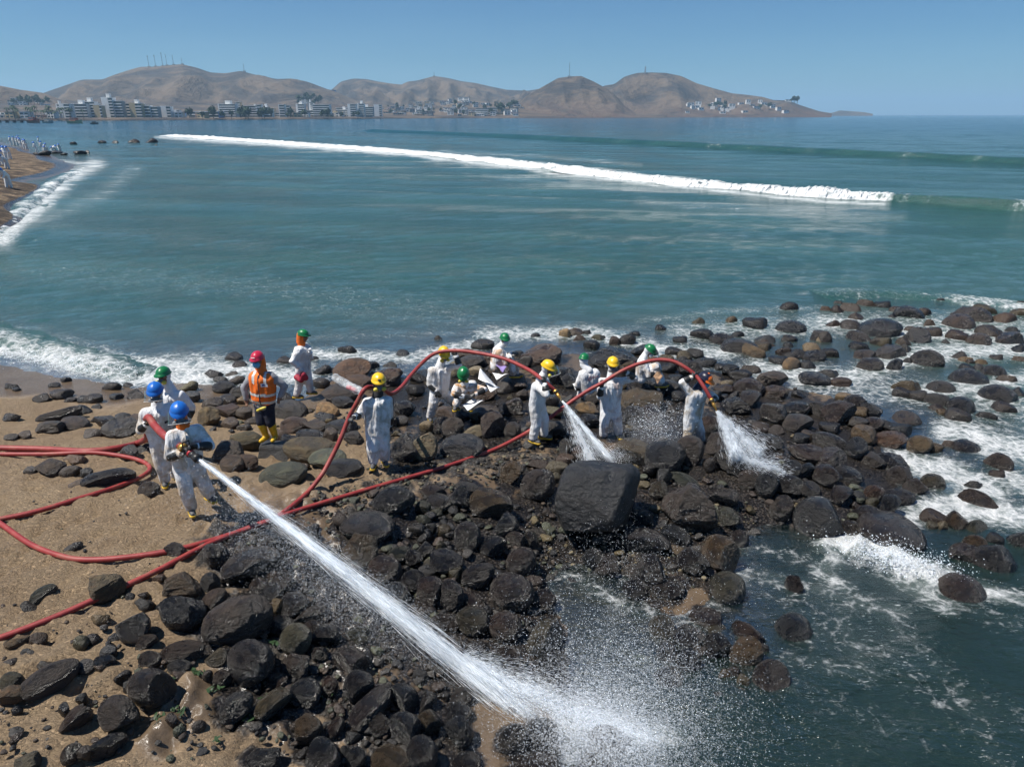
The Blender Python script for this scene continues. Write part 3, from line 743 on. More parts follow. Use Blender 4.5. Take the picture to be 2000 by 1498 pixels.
TW = [(122, 141, 207, M_WHITE, .45, 'white stepped apartment block beside the palm grove', 0), (146, 174, 207, M_WHITE, .18, 'wide white apartment block with a pale end wall', 1),
 (166, 190, 203, M_WHITE, .16, 'white slab block with dark balconies and a rooftop tank', 1), (188, 202, 210, M_CREAM, .8, 'plain cream yellow windowless block between two white towers', 0),
 (206, 226, 196, M_WHITE, .62, 'tallest white tower of the far shore with a blank wall', 1), (222, 243, 202, M_GREYW, .0, 'dark glazed tower joined to the tallest white tower', 0),
 (258, 280, 206, M_CREAM, .5, 'cream apartment block with a stepped top', 1), (278, 296, 210, M_WHITE, .2, 'white and blue glazed apartment block of medium height', 0),
 (294, 311, 212, M_GREYW, .0, 'low grey glazed block at the end of a white row', 0), (317, 336, 211, M_WHITE, .6, 'small white block with two blank white bays', 0),
 (430, 462, 207, M_WHITE, .05, 'broad white balcony block with rooftop tanks', 1), (463, 473, 214, M_GREYW, .0, 'narrow grey block wedged between two balcony blocks', 0),
 (475, 505, 210, M_PINK, .08, 'pinkish terraced apartment block with seven balconies', 0), (500, 513, 208, M_WHITE, .2, 'slim white block behind the pinkish terraces', 0),
 (513, 533, 216, M_WHITE, .2, 'low white house block with a wide opening', 0), (547, 558, 208, M_WHITE, .1, 'slender white balcony tower beside a dark twin', 0),
 (558, 567, 209, M_GREYW, .0, 'dark slender twin of a white balcony tower', 0), (581, 597, 207, M_WHITE, .2, 'white tower with open roof terraces', 1),
 (613, 645, 208, M_WHITE, .0, 'rounded white block with continuous ribbon balconies', 0), (681, 697, 207, M_WHITE, .3, 'white block with vertical window bays near the marina', 0),
 (700, 713, 206, M_WHITE, .2, 'white tower crowned by a blank white box', 1), (713, 730, 212, M_GREYW, .1, 'grey blue glazed block next to the crowned tower', 0),
 (732, 746, 208, M_WHITE, .7, 'white block with a sloping blank gable', 0), (930, 952, 214, M_GREYW, .0, 'grey green marina block with long balconies', 0), (952, 971, 213, M_GREYW, .0, 'long grey green marina block by the cypress trees', 0),
 (372, 428, 220, M_BLUE, .0, 'low blue roofed club terraces on the waterfront', 0), (243, 258, 206, M_PINK, .0, 'brownish block standing behind the glazed tower', 0)]
for x0, x1, top, wm, bl, lab, pent in TW:
    tower(x0, x1, top, 236, wm, lab, bl, 0, pent, D=shore((x0 + x1) / 2) + 34 + (x0 * 7 % 23))

XT = random.Random(21)
for k in range(60):
    px = XT.uniform(-60, 760)
    w = XT.uniform(9, 22); top = XT.uniform(212, 224)
    wm = XT.choice([M_WHITE, M_WHITE, M_WHITE, M_CREAM, M_GREYW, M_PINK])
    if 345 < px < 425 or -60 < px < 110: top = XT.uniform(222, 229)
    tower(px, px + w, top, 236, wm, f'{WORDS[wm]} mid rise block in the strip of buildings behind the waterfront', XT.choice([0, .2, .5]), 0, XT.random() < .3, D=shore(px) + XT.uniform(75, 170))
for k in range(34):
    px = XT.uniform(110, 750)
    wm = XT.choice([M_WHITE, M_WHITE, M_WHITE, M_CREAM, M_GREYW])
    if 345 < px < 425: continue
    tower(px, px + XT.uniform(5, 10), XT.uniform(203, 219), 236, wm, f'slim {WORDS[wm]} tower rising behind the waterfront blocks', XT.choice([0, .3, .6]), 0, XT.random() < .3, D=shore(px) + XT.uniform(90, 190))
# low houses: a handful of shapes, many copies
def house_mesh(k):
    r = random.Random(k)
    w, d, h = r.uniform(7, 13), r.uniform(7, 11), r.choice([3.2, 3.4, 6.2, 6.5])
    return w, d, h
def house(px, py, D, label, group, wall=None, k=0, z=None, cat='house'):
    w, d, h = house_mesh(k)
    q = at_y(px, py, D)
    o = empty('house', (q.x, D, q.z if z is None else z), random.uniform(-.3, .3))
    boxes('wall', [(-w / 2, w / 2, 0, d, -8, h)], wall or M_WHITE, o)
    boxes('roof', [(-w / 2 - .3, w / 2 + .3, -.35, d + .3, h + .02, h + .3)], (M_TILE if k % 7 == 3 else M_GREYW if k % 3 == 1 else M_WHITE), o)
    for fl in range(1 if h < 5 else 2):
        for s in (-1, 1):
            boxes('window', [(s * w * .25 - w * .17, s * w * .25 + w * .17, -.06, .2, fl * 3 + .9, fl * 3 + 2.4)], M_GLASS, o)
    tag(o, label, cat, group)
    return o
rr = random.Random(5)
for k in range(150):
    px = rr.uniform(735, 1015)
    lo = 228.5 - (px - 735) * .006
    hi = np.interp(px, [735, 800, 850, 900, 960, 1015], [214, 206, 201, 196, 203, 204])
    s = rr.random() ** 1.2
    py = lo + (hi - lo) * s
    D = on_hill(px, py, 6)
    house(px, py, D, 'small pale house on the slope above the marina', 'small houses on the slope above the marina', rr.choice([M_WHITE, M_WHITE, M_WHITE, M_CREAM, M_GREYW]), k)
for k in range(34):
    px = rr.uniform(2, 122) if k < 20 else rr.uniform(330, 700)
    D = shore(px) + 20 + rr.random() * 60
    house(px, 236, D, 'low waterfront house among the palms and towers', 'low houses along the waterfront', rr.choice([M_WHITE, M_PINK, M_CREAM, M_WHITE]), k + 3, z=2.4)
for k in range(14):
    px = rr.uniform(-60, 105); py = rr.uniform(198, 208); D = on_hill(px, py, 0)
    house(px, py, D, 'pale house below the leftmost hill', 'houses below the leftmost hill', rr.choice([M_WHITE, M_GREYW]), k + 9)
for k, (px, py) in enumerate([(1350, 204), (1346, 209), (1364, 205), (1362, 210), (1398, 203), (1404, 198), (1414, 207), (1462, 201), (1485, 201), (1493, 204), (1540, 198), (1536, 219), (1456, 220), (1343, 221), (1412, 222), (1354, 213), (1370, 214), (1392, 208), (1408, 212), (1420, 213), (1448, 207), (1470, 208), (1500, 207), (1510, 210), (1522, 213), (1478, 214), (1430, 209), (1010, 212), (1016, 214)]):
    D = on_hill(px, py, 4 if px > 1100 else 3)
    hh = house(px, py, D, 'white villa on the rocky headland cliff', 'white villas on the headland', M_WHITE, k * 2 + 2)
    hh.scale = (1.25, 1, 1.15)
house(905, 198, on_hill(905, 198, 6), 'long white hall at the foot of the middle hill', None, M_WHITE, 4).scale = (3.2, 1, 1.2)
house(648, 179, on_hill(648, 179, 1), 'bright blue building high on the hill saddle', None, M_BLUE, 6).scale = (1.9, 1, .55)
house(595, 194, on_hill(595, 194, 1), 'white villa inside the green hill garden', None, M_WHITE, 8).scale = (1.5, 1, 1.2)

# trees
t = NT('far_foliage')
c = t.mix(t.new('ObjectInfo').outputs['Random'], (.020, .045, .022), (.045, .075, .035))
t.set(Base_Color=c, Roughness=.8)
M_LEAF = t.m
M_TRUNK = plain('tree_trunk', (.10, .07, .05), .9)
def crown_mesh(seed, n=150, rx=2.6, rz=2.2, zc=4.6):
    r = np.random.default_rng(seed)
    d = r.normal(size=(n, 3)); d /= np.linalg.norm(d, axis=1)[:, None]
    rad = r.random(n) ** .4 * (1 + .25 * np.sin(d[:, 0] * 4 + seed) * np.cos(d[:, 1] * 3))
    c = d * rad[:, None] * [rx, rx, rz] + [0, 0, zc]
    v, f = [], []
    for q in c:
        a = r.normal(size=3); a /= np.linalg.norm(a); b = np.cross(a, r.normal(size=3)); b /= np.linalg.norm(b)
        s = r.uniform(.35, .8)
        i = len(v)
        v += [q + a * s, q + b * s, q - a * s, q - b * s]
        f.append((i, i + 1, i + 2, i + 3))
    return mesh('crown', v, f)
def palm_mesh(seed):
    r = random.Random(seed)
    v, f = [], []
    for k in range(13):
        a = k / 13 * 6.283 + r.uniform(-.2, .2); up = r.uniform(-.1, .9)
        pts = [(math.cos(a) * s * 2.6, math.sin(a) * s * 2.6, 7.2 + up * s * 1.6 - 2.4 * s * s) for s in (0, .35, .7, 1)]
        i = len(v)
        for (x, y, z), w in zip(pts, (.1, .42, .4, .05)):
            v += [(x - math.sin(a) * w, y + math.cos(a) * w, z), (x + math.sin(a) * w, y - math.cos(a) * w, z)]
        for j in range(3): f.append((i + 2 * j, i + 2 * j + 1, i + 2 * j + 3, i + 2 * j + 2))
    return mesh('crown', v, f)
def trunk_mesh(h, r0=.28):
    v, f = [], []
    for k in range(6):
        a = k / 6 * 6.283
        v += [(math.cos(a) * r0, math.sin(a) * r0, -2), (math.cos(a) * r0 * .6 + .15, math.sin(a) * r0 * .6, h)]
    for k in range(6): f.append((2 * k, 2 * ((k + 1) % 6), 2 * ((k + 1) % 6) + 1, 2 * k + 1))
    return mesh('trunk', v, f)
CR = [crown_mesh(s) for s in range(4)] + [palm_mesh(s) for s in range(2)]
TR = [trunk_mesh(4.4), trunk_mesh(7.3, .22)]
for m_ in CR: m_.materials.append(M_LEAF)
for m_ in TR: m_.materials.append(M_TRUNK)
def tree(px, py, D, k, sc, label, group, z=None):
    q = at_y(px, py, D)
    palm = k >= 4
    o = empty('palm_tree' if palm else 'tree', (q.x, D, q.z if z is None else z), rr.uniform(0, 6))
    link('trunk', TR[1 if palm else 0], None, o)
    link('crown', CR[k], None, o, smooth=False)
    o.scale = (sc, sc, sc * rr.uniform(.85, 1.2))
    return tag(o, label, 'tree', group)
for k in range(26):
    px = rr.uniform(-40, 125); tree(px, 0, shore(px) + rr.uniform(12, 60), 4 + k % 2, rr.uniform(1.0, 1.7), 'palm tree in the grove left of the towers', 'palms in the waterfront grove', 2)
for k in range(30):
    px = rr.uniform(330, 700); tree(px, 0, shore(px) + rr.uniform(14, 60), k % 4, rr.uniform(.9, 1.9), 'dark green tree between the waterfront blocks', 'trees between the waterfront blocks', 2)
for k in range(30):
    px = rr.uniform(735, 1010); py = 227 - rr.random() * 20; tree(px, py, on_hill(px, py, 6), k % 4, rr.uniform(.8, 1.7), 'dark green tree among the hillside houses', 'trees among the hillside houses')
for k in range(16):
    px = rr.uniform(577, 632); py = rr.uniform(193, 208); tree(px, py, on_hill(px, py, 1), k % 4, rr.uniform(1.3, 2.2), 'tree in the green garden on the hillside', 'trees in the hillside garden')
for k in range(12):
    px = rr.uniform(955, 1010); py = float(np.interp(px, [955, 1010], [226, 206])); tree(px, py, on_hill(px, py, 6), k % 4, rr.uniform(1.5, 2.3), 'tree in the dark row climbing to the cone hill', 'trees in the row climbing to the cone hill')
for k in range(12):
    px = rr.uniform(20, 95); py = rr.uniform(201, 208); tree(px, py, on_hill(px, py, 0), k % 4, rr.uniform(1.2, 2.0), 'tree beside the houses below the leftmost hill', 'trees below the leftmost hill')
for k in range(18):
    px = rr.choice([rr.uniform(1383, 1420), rr.uniform(1480, 1530), rr.uniform(1545, 1560)]); py = rr.uniform(208, 216) if px < 1540 else 200; tree(px, py, on_hill(px, py, 4), k % 4, rr.uniform(1.3, 2.4), 'shrubby tree on the headland cliff', 'trees on the headland cliff')

# masts
def mast(px, top, base, D, label, r=.7, cat='mast', m=None, name='radio_mast', head=False):
    a = at_y(px, base, D); b = at_y(px, top, D)
    h = b.z - a.z
    o = empty(name, (a.x, D, a.z - 2))
    v, f = [], []
    for s in range(3):
        an = s * 2.094
        x, y = math.cos(an) * r, math.sin(an) * r
        box(v, f, x - r * .22, x + r * .22, y - r * .22, y + r * .22, 0, h + 2)
    link('leg', mesh('leg', v, f), m or M_STEEL, o, False)
    v, f = [], []
    for k in range(max(2, int(h / 3))):
        z = 2 + k * 3
        box(v, f, -r * 1.05, r * 1.05, -r, r, z, z + .5)
    link('brace', mesh('brace', v, f), m or M_STEEL, o, False)
    if head:
        boxes('antenna_head', [(-r * 2, r * 2, -r, r, h, h + 2.6)], m or M_STEEL, o)
    boxes('hut', [(-3, 3, -2, 3, 0, 3.6)], M_GREYW, o)
    return tag(o, label, cat)
for px, top, base, lab, hd in [(291, 110, 131, 'leftmost lattice mast with a wide head on the ridge', 1), (304, 109, 130, 'second lattice mast with a wide head on the ridge', 1),
        (318, 104, 129, 'tallest lattice mast on the left ridge', 1), (326, 106, 128, 'thin mast right of the tallest mast', 0), (339, 108, 127, 'thin mast with a hut on the ridge crest', 0), (356, 114, 126, 'short thin mast at the summit of the left ridge', 0),
        (477, 125, 140, 'single short mast on the second crest of the left ridge', 0)]:
    mast(px, top, base, 2095, lab, .55, head=hd)
mast(848, 143, 149, 2690, 'small cross shaped mast on the middle hill summit', .6, head=1)
mast(1112, 123, 150, 1795, 'single tall lattice mast on the cone shaped hill', .75)
mast(1260, 130, 143, 2095, 'dark red tower standing on the headland summit', 1.5, 'tower', M_RUST, 'summit_tower')

# boats
def boat(px, py, L, label, hull, cab, group=None, masted=False):
    q = at_z(px, py, 0)
    o = empty('boat', (q.x, q.y, 0), rr.uniform(-.5, .5))
    sec = [(-.5, .85, .0), (-.25, 1, .0), (.1, 1, .0), (.35, .7, .12), (.5, .06, .3)]
    v, f = [], []
    W = L * .16; H = L * .13
    for s, w, up in sec:
        v += [(s * L, -W * w * .5, -.35), (s * L, W * w * .5, -.35), (s * L, W * w, H * (1 + up * 2)), (s * L, -W * w, H * (1 + up * 2))]
    for k in range(4):
        b = k * 4
        for j in range(4): f.append((b + j, b + (j + 1) % 4, b + 4 + (j + 1) % 4, b + 4 + j))
    f += [(0, 3, 2, 1), (16, 17, 18, 19)]
    link('hull', mesh('hull', v, f), hull, o, False)
    boxes('cabin', [(-L * .3, L * .12, -W * .6, W * .6, H + .02, H + L * .14)], cab, o)
    boxes('window', [(-L * .28, L * .1, -W * .62, -W * .605, H + L * .05, H + L * .11)], M_GLASS, o)
    boxes('mast', [(-.06, .06, -.06, .06, H + L * .14, H + L * (.9 if masted else .35))], M_STEEL, o)
    return tag(o, label, 'boat', group)
boat(148, 241.5, 14, 'cream and brown fishing boat anchored off the towers', M_CREAM, M_RUST)
boat(185, 243, 6, 'small dark boat near the cream fishing boat', M_DARK, M_DARK)
boat(67, 240.5, 15, 'dark red boat moored at the pier', M_RUST, M_RUST)
boat(95, 241, 10, 'low grey launch beside the pier', M_GREYW, M_GREYW)
boat(606, 229.5, 13, 'brownish fishing boat off the white tower', M_DARK, M_RUST)
boat(641, 229.3, 12, 'blue fishing boat off the rounded white block', M_BLUE, M_GREYW)
boat(655, 228.8, 11, 'dark green fishing boat off the wooded gap', M_DARK, M_GREYW)
for k in range(16):
    boat(360 + k * 14 + rr.uniform(-5, 5), 232.3 - k * .16 + rr.uniform(-.3, .3), rr.uniform(8, 13), 'dark moored fishing boat off the waterfront blocks', M_DARK, rr.choice([M_GREYW, M_DARK, M_BLUE]), 'dark moored boats off the waterfront')
for k in range(34):
    px = 690 + k * 14 + rr.uniform(-6, 6)
    boat(px, 228.2 - (px - 690) * .0042 + rr.uniform(-.25, .25), rr.uniform(10, 17), 'white yacht moored in the marina', M_WHITE, M_WHITE, 'white yachts moored in the marina', k % 3 == 0)
# pier
o = empty('pier', tuple(at_z(35, 240, 0)))
boxes('deck', [(-40, 22, -2, 2, 1.6, 2.0)], M_DARK, o)
for k in range(11):
    boxes('pile', [(-39 + k * 6, -38.4 + k * 6, -1.8, 1.8, -2, 1.6)], M_DARK, o)
tag(o, 'dark wooden pier on piles in front of the palm grove', 'pier')
# ================================================================== boulders
# one entry per rock seen: centre x, centre y, width, height (photo pixels), tone, tilt
# tones: k black, d dark grey, b brown, r reddish brown, o olive/ochre, t tan, g green

TONE = {'k': ((.015, .0145, .015), 1.0, 'black'), 'd': ((.036, .033, .030), .75, 'dark grey'), 'b': ((.050, .036, .026), .75, 'brown'),
        'r': ((.035, .026, .021), .85, 'reddish brown'), 'o': ((.072, .056, .029), .75, 'olive brown'), 't': ((.135, .112, .070), .3, 'tan'), 'g': ((.052, .056, .038), .7, 'greenish grey')}

t = NT('rock')
oi = t.new('ObjectInfo')
p = t.obj()
off = t.new('VectorMath', operation='ADD'); t.l.new(p, off.inputs[0])
rv = t.new('CombineXYZ')
for k in range(3): t.put(rv.inputs[k], t.math('MULTIPLY', oi.outputs['Random'], 37.0 + 11 * k))
t.l.new(rv.outputs[0], off.inputs[1])
q = off.outputs[0]
n1 = t.noise(q, 1.6, 6, .62, .3)
n2 = t.noise(q, 9, 8, .72)
n3 = t.noise(t.mapping(q, (1, 1, 3.2), (.6, .3, 0)), 2.2, 4, .6)
col = t.mix(t.ramp(n1, .35, .68), t.mix(1.0, oi.outputs['Color'], (.62, .62, .66), 'MULTIPLY'), t.mix(1.0, oi.outputs['Color'], (1.5, 1.4, 1.25), 'MULTIPLY'))
col = t.mix(t.ramp(n3, .52, .68, 0, .5), col, t.mix(1.0, oi.outputs['Color'], (1.3, .85, .6), 'MULTIPLY'))
col = t.mix(t.ramp(n2, .54, .72, 0, .8), col, t.mix(1.0, oi.outputs['Color'], (1.9, 1.8, 1.65), 'MULTIPLY'))
col = t.mix(t.ramp(n2, .45, .30, 0, .75), col, t.mix(1.0, oi.outputs['Color'], (.4, .4, .42), 'MULTIPLY'))
wetn = t.math('MULTIPLY', oi.outputs['Alpha'], t.ramp(n1, .25, .6, 1.1, .55), clamp=True)
t.set(Base_Color=col, Roughness=t.ramp(wetn, 0, 1, .78, .10))
t.bsdf.inputs['Specular IOR Level'].default_value = .6
t.put(t.bsdf.inputs['Coat Weight'], t.math('MULTIPLY', wetn, .40)); t.bsdf.inputs['Coat Roughness'].default_value = .22; t.bsdf.inputs['Coat IOR'].default_value = 1.55
hgt = t.math('ADD', t.math('MULTIPLY', n1, .8), t.math('ADD', t.math('MULTIPLY', n2, .42), t.math('MULTIPLY', n3, .35)))
bn = t.bump(t.math('ADD', hgt, t.math('MULTIPLY', t.noise(q, 38, 4, .7), .10)), .8, .17)
t.set(Normal=bn, Coat_Normal=bn)
M_ROCK = t.m
t = NT('pebble')
c = t.attr('tint', 'Color')
n2 = t.noise(t.pos(), 40, 4, .6)
t.set(Base_Color=t.mix(t.ramp(n2, .3, .7), t.mix(1.0, c, (.65, .65, .65), 'MULTIPLY'), t.mix(1.0, c, (1.3, 1.3, 1.3), 'MULTIPLY')), Roughness=t.ramp(t.noise(t.pos(), 9, 4), .35, .65, .2, .75))
t.set(Normal=t.bump(t.math('ADD', n2, t.noise(t.pos(), 14, 4, .7)), .8, .03))
M_PEB = t.m

def ico(sub):
    bm = bmesh.new()
    bmesh.ops.create_icosphere(bm, subdivisions=sub, radius=1)
    v = np.array([q.co[:] for q in bm.verts]); f = np.array([[q.index for q in e.verts] for e in bm.faces])
    bm.free()
    return v, f
ICO = {s: ico(s) for s in (2, 3, 5)}

def rock_verts(d, seed, cuts=6, lump=.13, fine=.02):
    r = np.random.default_rng(seed)
    p = d * (1 + lump * sines(d, seed, 6, 1.2, 2.6))[:, None]
    for _ in range(cuts):
        n = r.normal(size=3); n /= np.linalg.norm(n)
        c = r.uniform(.52, .86)
        e = p @ n - c
        soft = r.uniform(.03, .10)
        p = p - n * (np.where(e > 0, e, 0) * (1 - soft * 1.6))[:, None]
    p = p + d * (fine * sines(d, seed + 1, 14, 5, 14) + fine * .8 * sines(d, seed + 2, 16, 12, 34, True))[:, None]
    lo, hi = p.min(0), p.max(0)
    return (p - (lo + hi) / 2) / ((hi - lo) / 2)

RM = []
for k in range(34):
    v = rock_verts(ICO[5][0], 100 + k, cuts=[2, 4, 6, 9][k % 4], lump=[.20, .18, .20, .16][k % 4], fine=[.010, .016, .020, .030][k % 4])
    me = mesh('boulder', v, ICO[5][1]); me.materials.append(M_ROCK); RM.append(me)
SMALL = [(rock_verts(ICO[3][0], 300 + k, 8, .16, .03), ICO[3][1]) for k in range(8)]
PEB = [(rock_verts(ICO[2][0], 400 + k, 7, .16, 0), ICO[2][1]) for k in range(10)]

def zone(px, py):
    if py < 320: return 'in the line of far rocks beyond the curved beach', 'far rocks'
    if px < 330 and py > 960: return 'half buried in the dry foreground sand', 'rocks in the foreground sand'
    if px < 340 and py > 840: return 'lying on sand beside the looped red hoses', 'rocks beside the looped hoses'
    if px < 300: return 'on the wet sand near the breaking shore wave', 'rocks on the wet sand'
    if py > 1200 and px < 760: return 'in the wet pile before the long water jet', 'rocks on the near side of the jet'
    if px < 640 and py > 1040: return 'in the pile below the crossing red hoses', 'rocks below the crossing hoses'
    if px < 720 and py < 960: return 'among the rocks around the worker in the orange vest', 'rocks around the orange vest worker'
    if px < 1040 and py < 910: return 'among the rocks around the squatting workers', 'rocks around the squatting workers'
    if px < 1140 and py > 1180: return 'where the long water jet strikes the shore', 'rocks where the jet strikes'
    if px < 1140 and py >= 910: return 'in the wet pile between jet and big black boulder', 'rocks between jet and big boulder'
    if px < 1420 and py > 1170: return 'in the clump standing in the still inlet', 'rocks in the inlet clump'
    if px < 1480 and py < 905: return 'among the rocks below the arched red hose', 'rocks around the arched hose'
    if px < 1520 and py >= 905 and py < 1170: return 'beside the big black boulder at the inlet edge', 'rocks beside the big boulder'
    if py > 1090: return 'standing in the dark inlet water', 'rocks in the inlet water'
    if py < 770: return 'scattered in the foaming shallows offshore', 'rocks in the foaming shallows'
    if px > 1780: return 'in the white water on the seaward side of the point', 'rocks in the white water'
    return 'in the rocky point running out to sea', 'rocks of the rocky point'

items.sort(key=lambda e: -e[2] * e[3])
N_IND = 300
rest_v, rest_f, rest_c = [], [], []
nv = 0
ROCK_OBJ = []
def place_rock(px, py, w, h, tilt, sink=.22):
    w *= 1.10 if not (px < 480 and py > 1130) else 1.0; h *= 1.06 if not (px < 480 and py > 1130) else 1.0
    z = .4
    for _ in range(16):
        c = at_z(px, py, z)
        depth = c.y * CP - (c.z - CAM_H) * SP
        a = w / 2 / FPX * depth
        hv = h / 2 / FPX * depth
        th = math.atan2(CAM_H - c.z, math.hypot(c.x, c.y))
        b = a * .88 if abs(tilt) < 1 else a * .62
        if tilt:
            b = min(b, max(hv, .35 * a))
        k2 = (hv * hv - (b * math.sin(th)) ** 2)
        cc = math.sqrt(max(k2, 0)) / math.cos(th) if k2 > 0 else 0
        cc = min(max(cc, .50 * min(a, b)), 1.15 * a)
        if k2 <= 0 and not tilt: b = max(.5 * a, min(b, hv / math.sin(th) * .95))
        g = max(gz(c.x, c.y), -.25 if py < 1100 else -.45)
        zt = g + cc * (1 - 2 * sink)
        z = .5 * z + .5 * max(zt, cc * .30)
    g = gz(c.x, c.y)
    if c.z - cc > g - .05:                              # reach down to the bed under the water
        top = c.z + cc
        cc2 = min((top - g) / 2 + .04, 1.3 * a)
        c = Vector((c.x, c.y, top - cc2)); cc = cc2
    return c, a, b, cc, th

for i, (px, py, w, h, tn, tilt) in enumerate(items):
    r = random.Random(i * 7 + 3)
    c, a, b, cc, th = place_rock(px, py, w, h, tilt)
    yaw = math.atan2(math.sin(math.radians(-tilt)) / max(math.sin(th), .35), math.cos(math.radians(tilt))) if tilt else r.uniform(-.25, .25)
    col, wetv, word = TONE[tn]
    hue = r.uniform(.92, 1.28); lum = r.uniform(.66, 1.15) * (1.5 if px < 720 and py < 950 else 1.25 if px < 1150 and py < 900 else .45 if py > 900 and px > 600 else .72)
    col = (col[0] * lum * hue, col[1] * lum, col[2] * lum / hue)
    wetv = min(1, max(0, wetv + r.uniform(-.15, .2) + (.25 if py > 960 and px > 480 else 0) - (.25 if px < 720 and py < 950 else 0)))
    k = r.randrange(34)
    flip = r.choice([0, math.pi])
    if i < N_IND:
        o = bpy.data.objects.new('boulder', RM[k]); COL.objects.link(o)
        o.location = c; o.scale = (a * 1.03, b * 1.03, cc * 1.05)
        o.rotation_euler = (r.uniform(-.16, .16), r.uniform(-.16, .16), yaw + flip)
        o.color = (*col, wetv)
        zl, zg = zone(px, py)
        size = 'large ' if w * h > 3000 else 'small ' if w * h < 650 else ''
        shape = 'elongated ' if tilt else 'flat ' if h < .44 * w else 'tall ' if h > .98 * w else 'rounded ' if .7 < h / w <= .98 else ''
        tag(o, f'{size}{shape}{word} boulder {zl}', 'rock', zg)
        ROCK_OBJ.append((o, a, b, cc))
    else:
        v, f = SMALL[k % 8]
        R = np.array(Matrix.Rotation(yaw + flip, 3, 'Z'))
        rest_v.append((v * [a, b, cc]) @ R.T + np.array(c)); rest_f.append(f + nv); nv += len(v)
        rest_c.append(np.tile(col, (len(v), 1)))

def stuff(name, VV, FF, CC, label):
    me = mesh(name, np.concatenate(VV), np.concatenate(FF))
    attr_col(me, 'tint', np.concatenate(CC))
    return tag(link(name, me, M_PEB), label, 'stones', kind='stuff')

# loose cobbles and pebbles between the boulders
def scatter(n, region, smin, smax, seed, tones, src, dens=None):
    global nv
    r = np.random.default_rng(seed)
    (x0, y0, x1, y1), k = region, 0
    while k < n:
        px, py = r.uniform(x0, x1), r.uniform(y0, y1)
        k += 1
        if dens is not None and r.random() > dens(px, py): continue
        g = hit_fast(px, py)
        if g is None: continue
        s = smin * (smax / smin) ** (r.random() ** 1.7)
        v, f = (PEB if s < .055 else src)[r.integers(8)]
        sc = np.array([s, s * r.uniform(.65, 1), s * r.uniform(.4, .75)])
        an = r.uniform(0, 6.283)
        R = np.array(Matrix.Rotation(an, 3, 'Z') @ Matrix.Rotation(r.uniform(-.4, .4), 3, 'X'))
        col = np.array(TONE[tones[r.integers(len(tones))]][0]) * r.uniform(.7, 1.6)
        rest_v.append((v * sc) @ R.T + np.array([g[0], g[1], g[2] + sc[2] * .35])); rest_f.append(f + nv); nv += len(v)
        rest_c.append(np.tile(col, (len(v), 1)))

# a coarse table of pixel -> ground points, so scattering stays quick
_tx = np.arange(-40, 2060, 20.0); _ty = np.arange(640, 1520, 10.0)
_TX, _TY = np.meshgrid(_tx, _ty, indexing='ij')
_zz = np.full(_TX.size, .4)
_fx, _fy = _TX.ravel(), _TY.ravel()
_cx = (_fx - 1000) / FPX; _cy = (749 - _fy) / FPX
_dy = CP + _cy * SP; _dz = -SP + _cy * CP
for _ in range(12):
    tt = (_zz - CAM_H) / _dz
    _zz = .5 * _zz + .5 * ground(tt * _cx, tt * _dy)
_TZ = _zz.reshape(_TX.shape)
def hit_fast(px, py):
    i = min(max(int((px + 40) / 20), 0), len(_tx) - 2); j = min(max(int((py - 640) / 10), 0), len(_ty) - 2)
    u = (px - _tx[i]) / 20; v = (py - _ty[j]) / 10
    z = (_TZ[i, j] * (1 - u) + _TZ[i + 1, j] * u) * (1 - v) + (_TZ[i, j + 1] * (1 - u) + _TZ[i + 1, j + 1] * u) * v
    p = at_z(px, py, z)
    return p.x, p.y, z

def dl(lines):
    def f(px, py):
        m = 0
        for line, w in lines:
            d = pl_dist(np.array([px]), np.array([py]), line, 1.1)[0]
            m = max(m, math.exp(-(d / w) ** 2))
        return m
    return f
D_A = dl([([(480, 1060), (640, 1180), (720, 1280)], 120), ([(560, 1330), (760, 1420)], 90)])
D_B = dl([([(700, 1060), (850, 1010), (960, 1080)], 110), ([(860, 1150), (1000, 1200)], 90)])
D_C = dl([([(1060, 1080), (1200, 1060), (1330, 1050)], 80), ([(1280, 950), (1450, 990), (1650, 960)], 80)])
D_D = dl([([(640, 985), (800, 940), (1000, 900), (1110, 905)], 42)])
D_E = dl([([(450, 820), (650, 830), (780, 860)], 70), ([(820, 800), (1000, 810), (1130, 800)], 70), ([(1180, 790), (1400, 830), (1600, 850)], 75)])
scatter(340, (420, 1000, 860, 1490), .03, .10, 1, 'kddrbg', SMALL, D_A)
scatter(520, (660, 960, 1060, 1240), .03, .11, 2, 'kkdrg', SMALL, D_B)
scatter(600, (1040, 900, 1700, 1150), .03, .12, 3, 'kkdrog', SMALL, D_C)
scatter(2400, (600, 860, 1180, 1010), .012, .055, 4, 'kdddbtg', PEB, D_D)
scatter(520, (400, 720, 1650, 880), .03, .12, 5, 'kddrbo', SMALL, D_E)
scatter(1500, (420, 1000, 1000, 1490), .014, .05, 6, 'kddrbg', PEB, D_A)
scatter(1500, (1000, 980, 1480, 1160), .012, .045, 7, 'kdgtob', PEB, D_C)
scatter(420, (0, 860, 480, 1490), .008, .035, 8, 'kddbg', PEB, lambda x, y: .8 if y > 1180 else .35)
scatter(45, (0, 1200, 420, 1490), .03, .07, 9, 'kddbgr', SMALL, None)
stuff('cobbles', rest_v, rest_f, rest_c, 'loose dark cobbles and pebbles filling the gaps between the boulders')

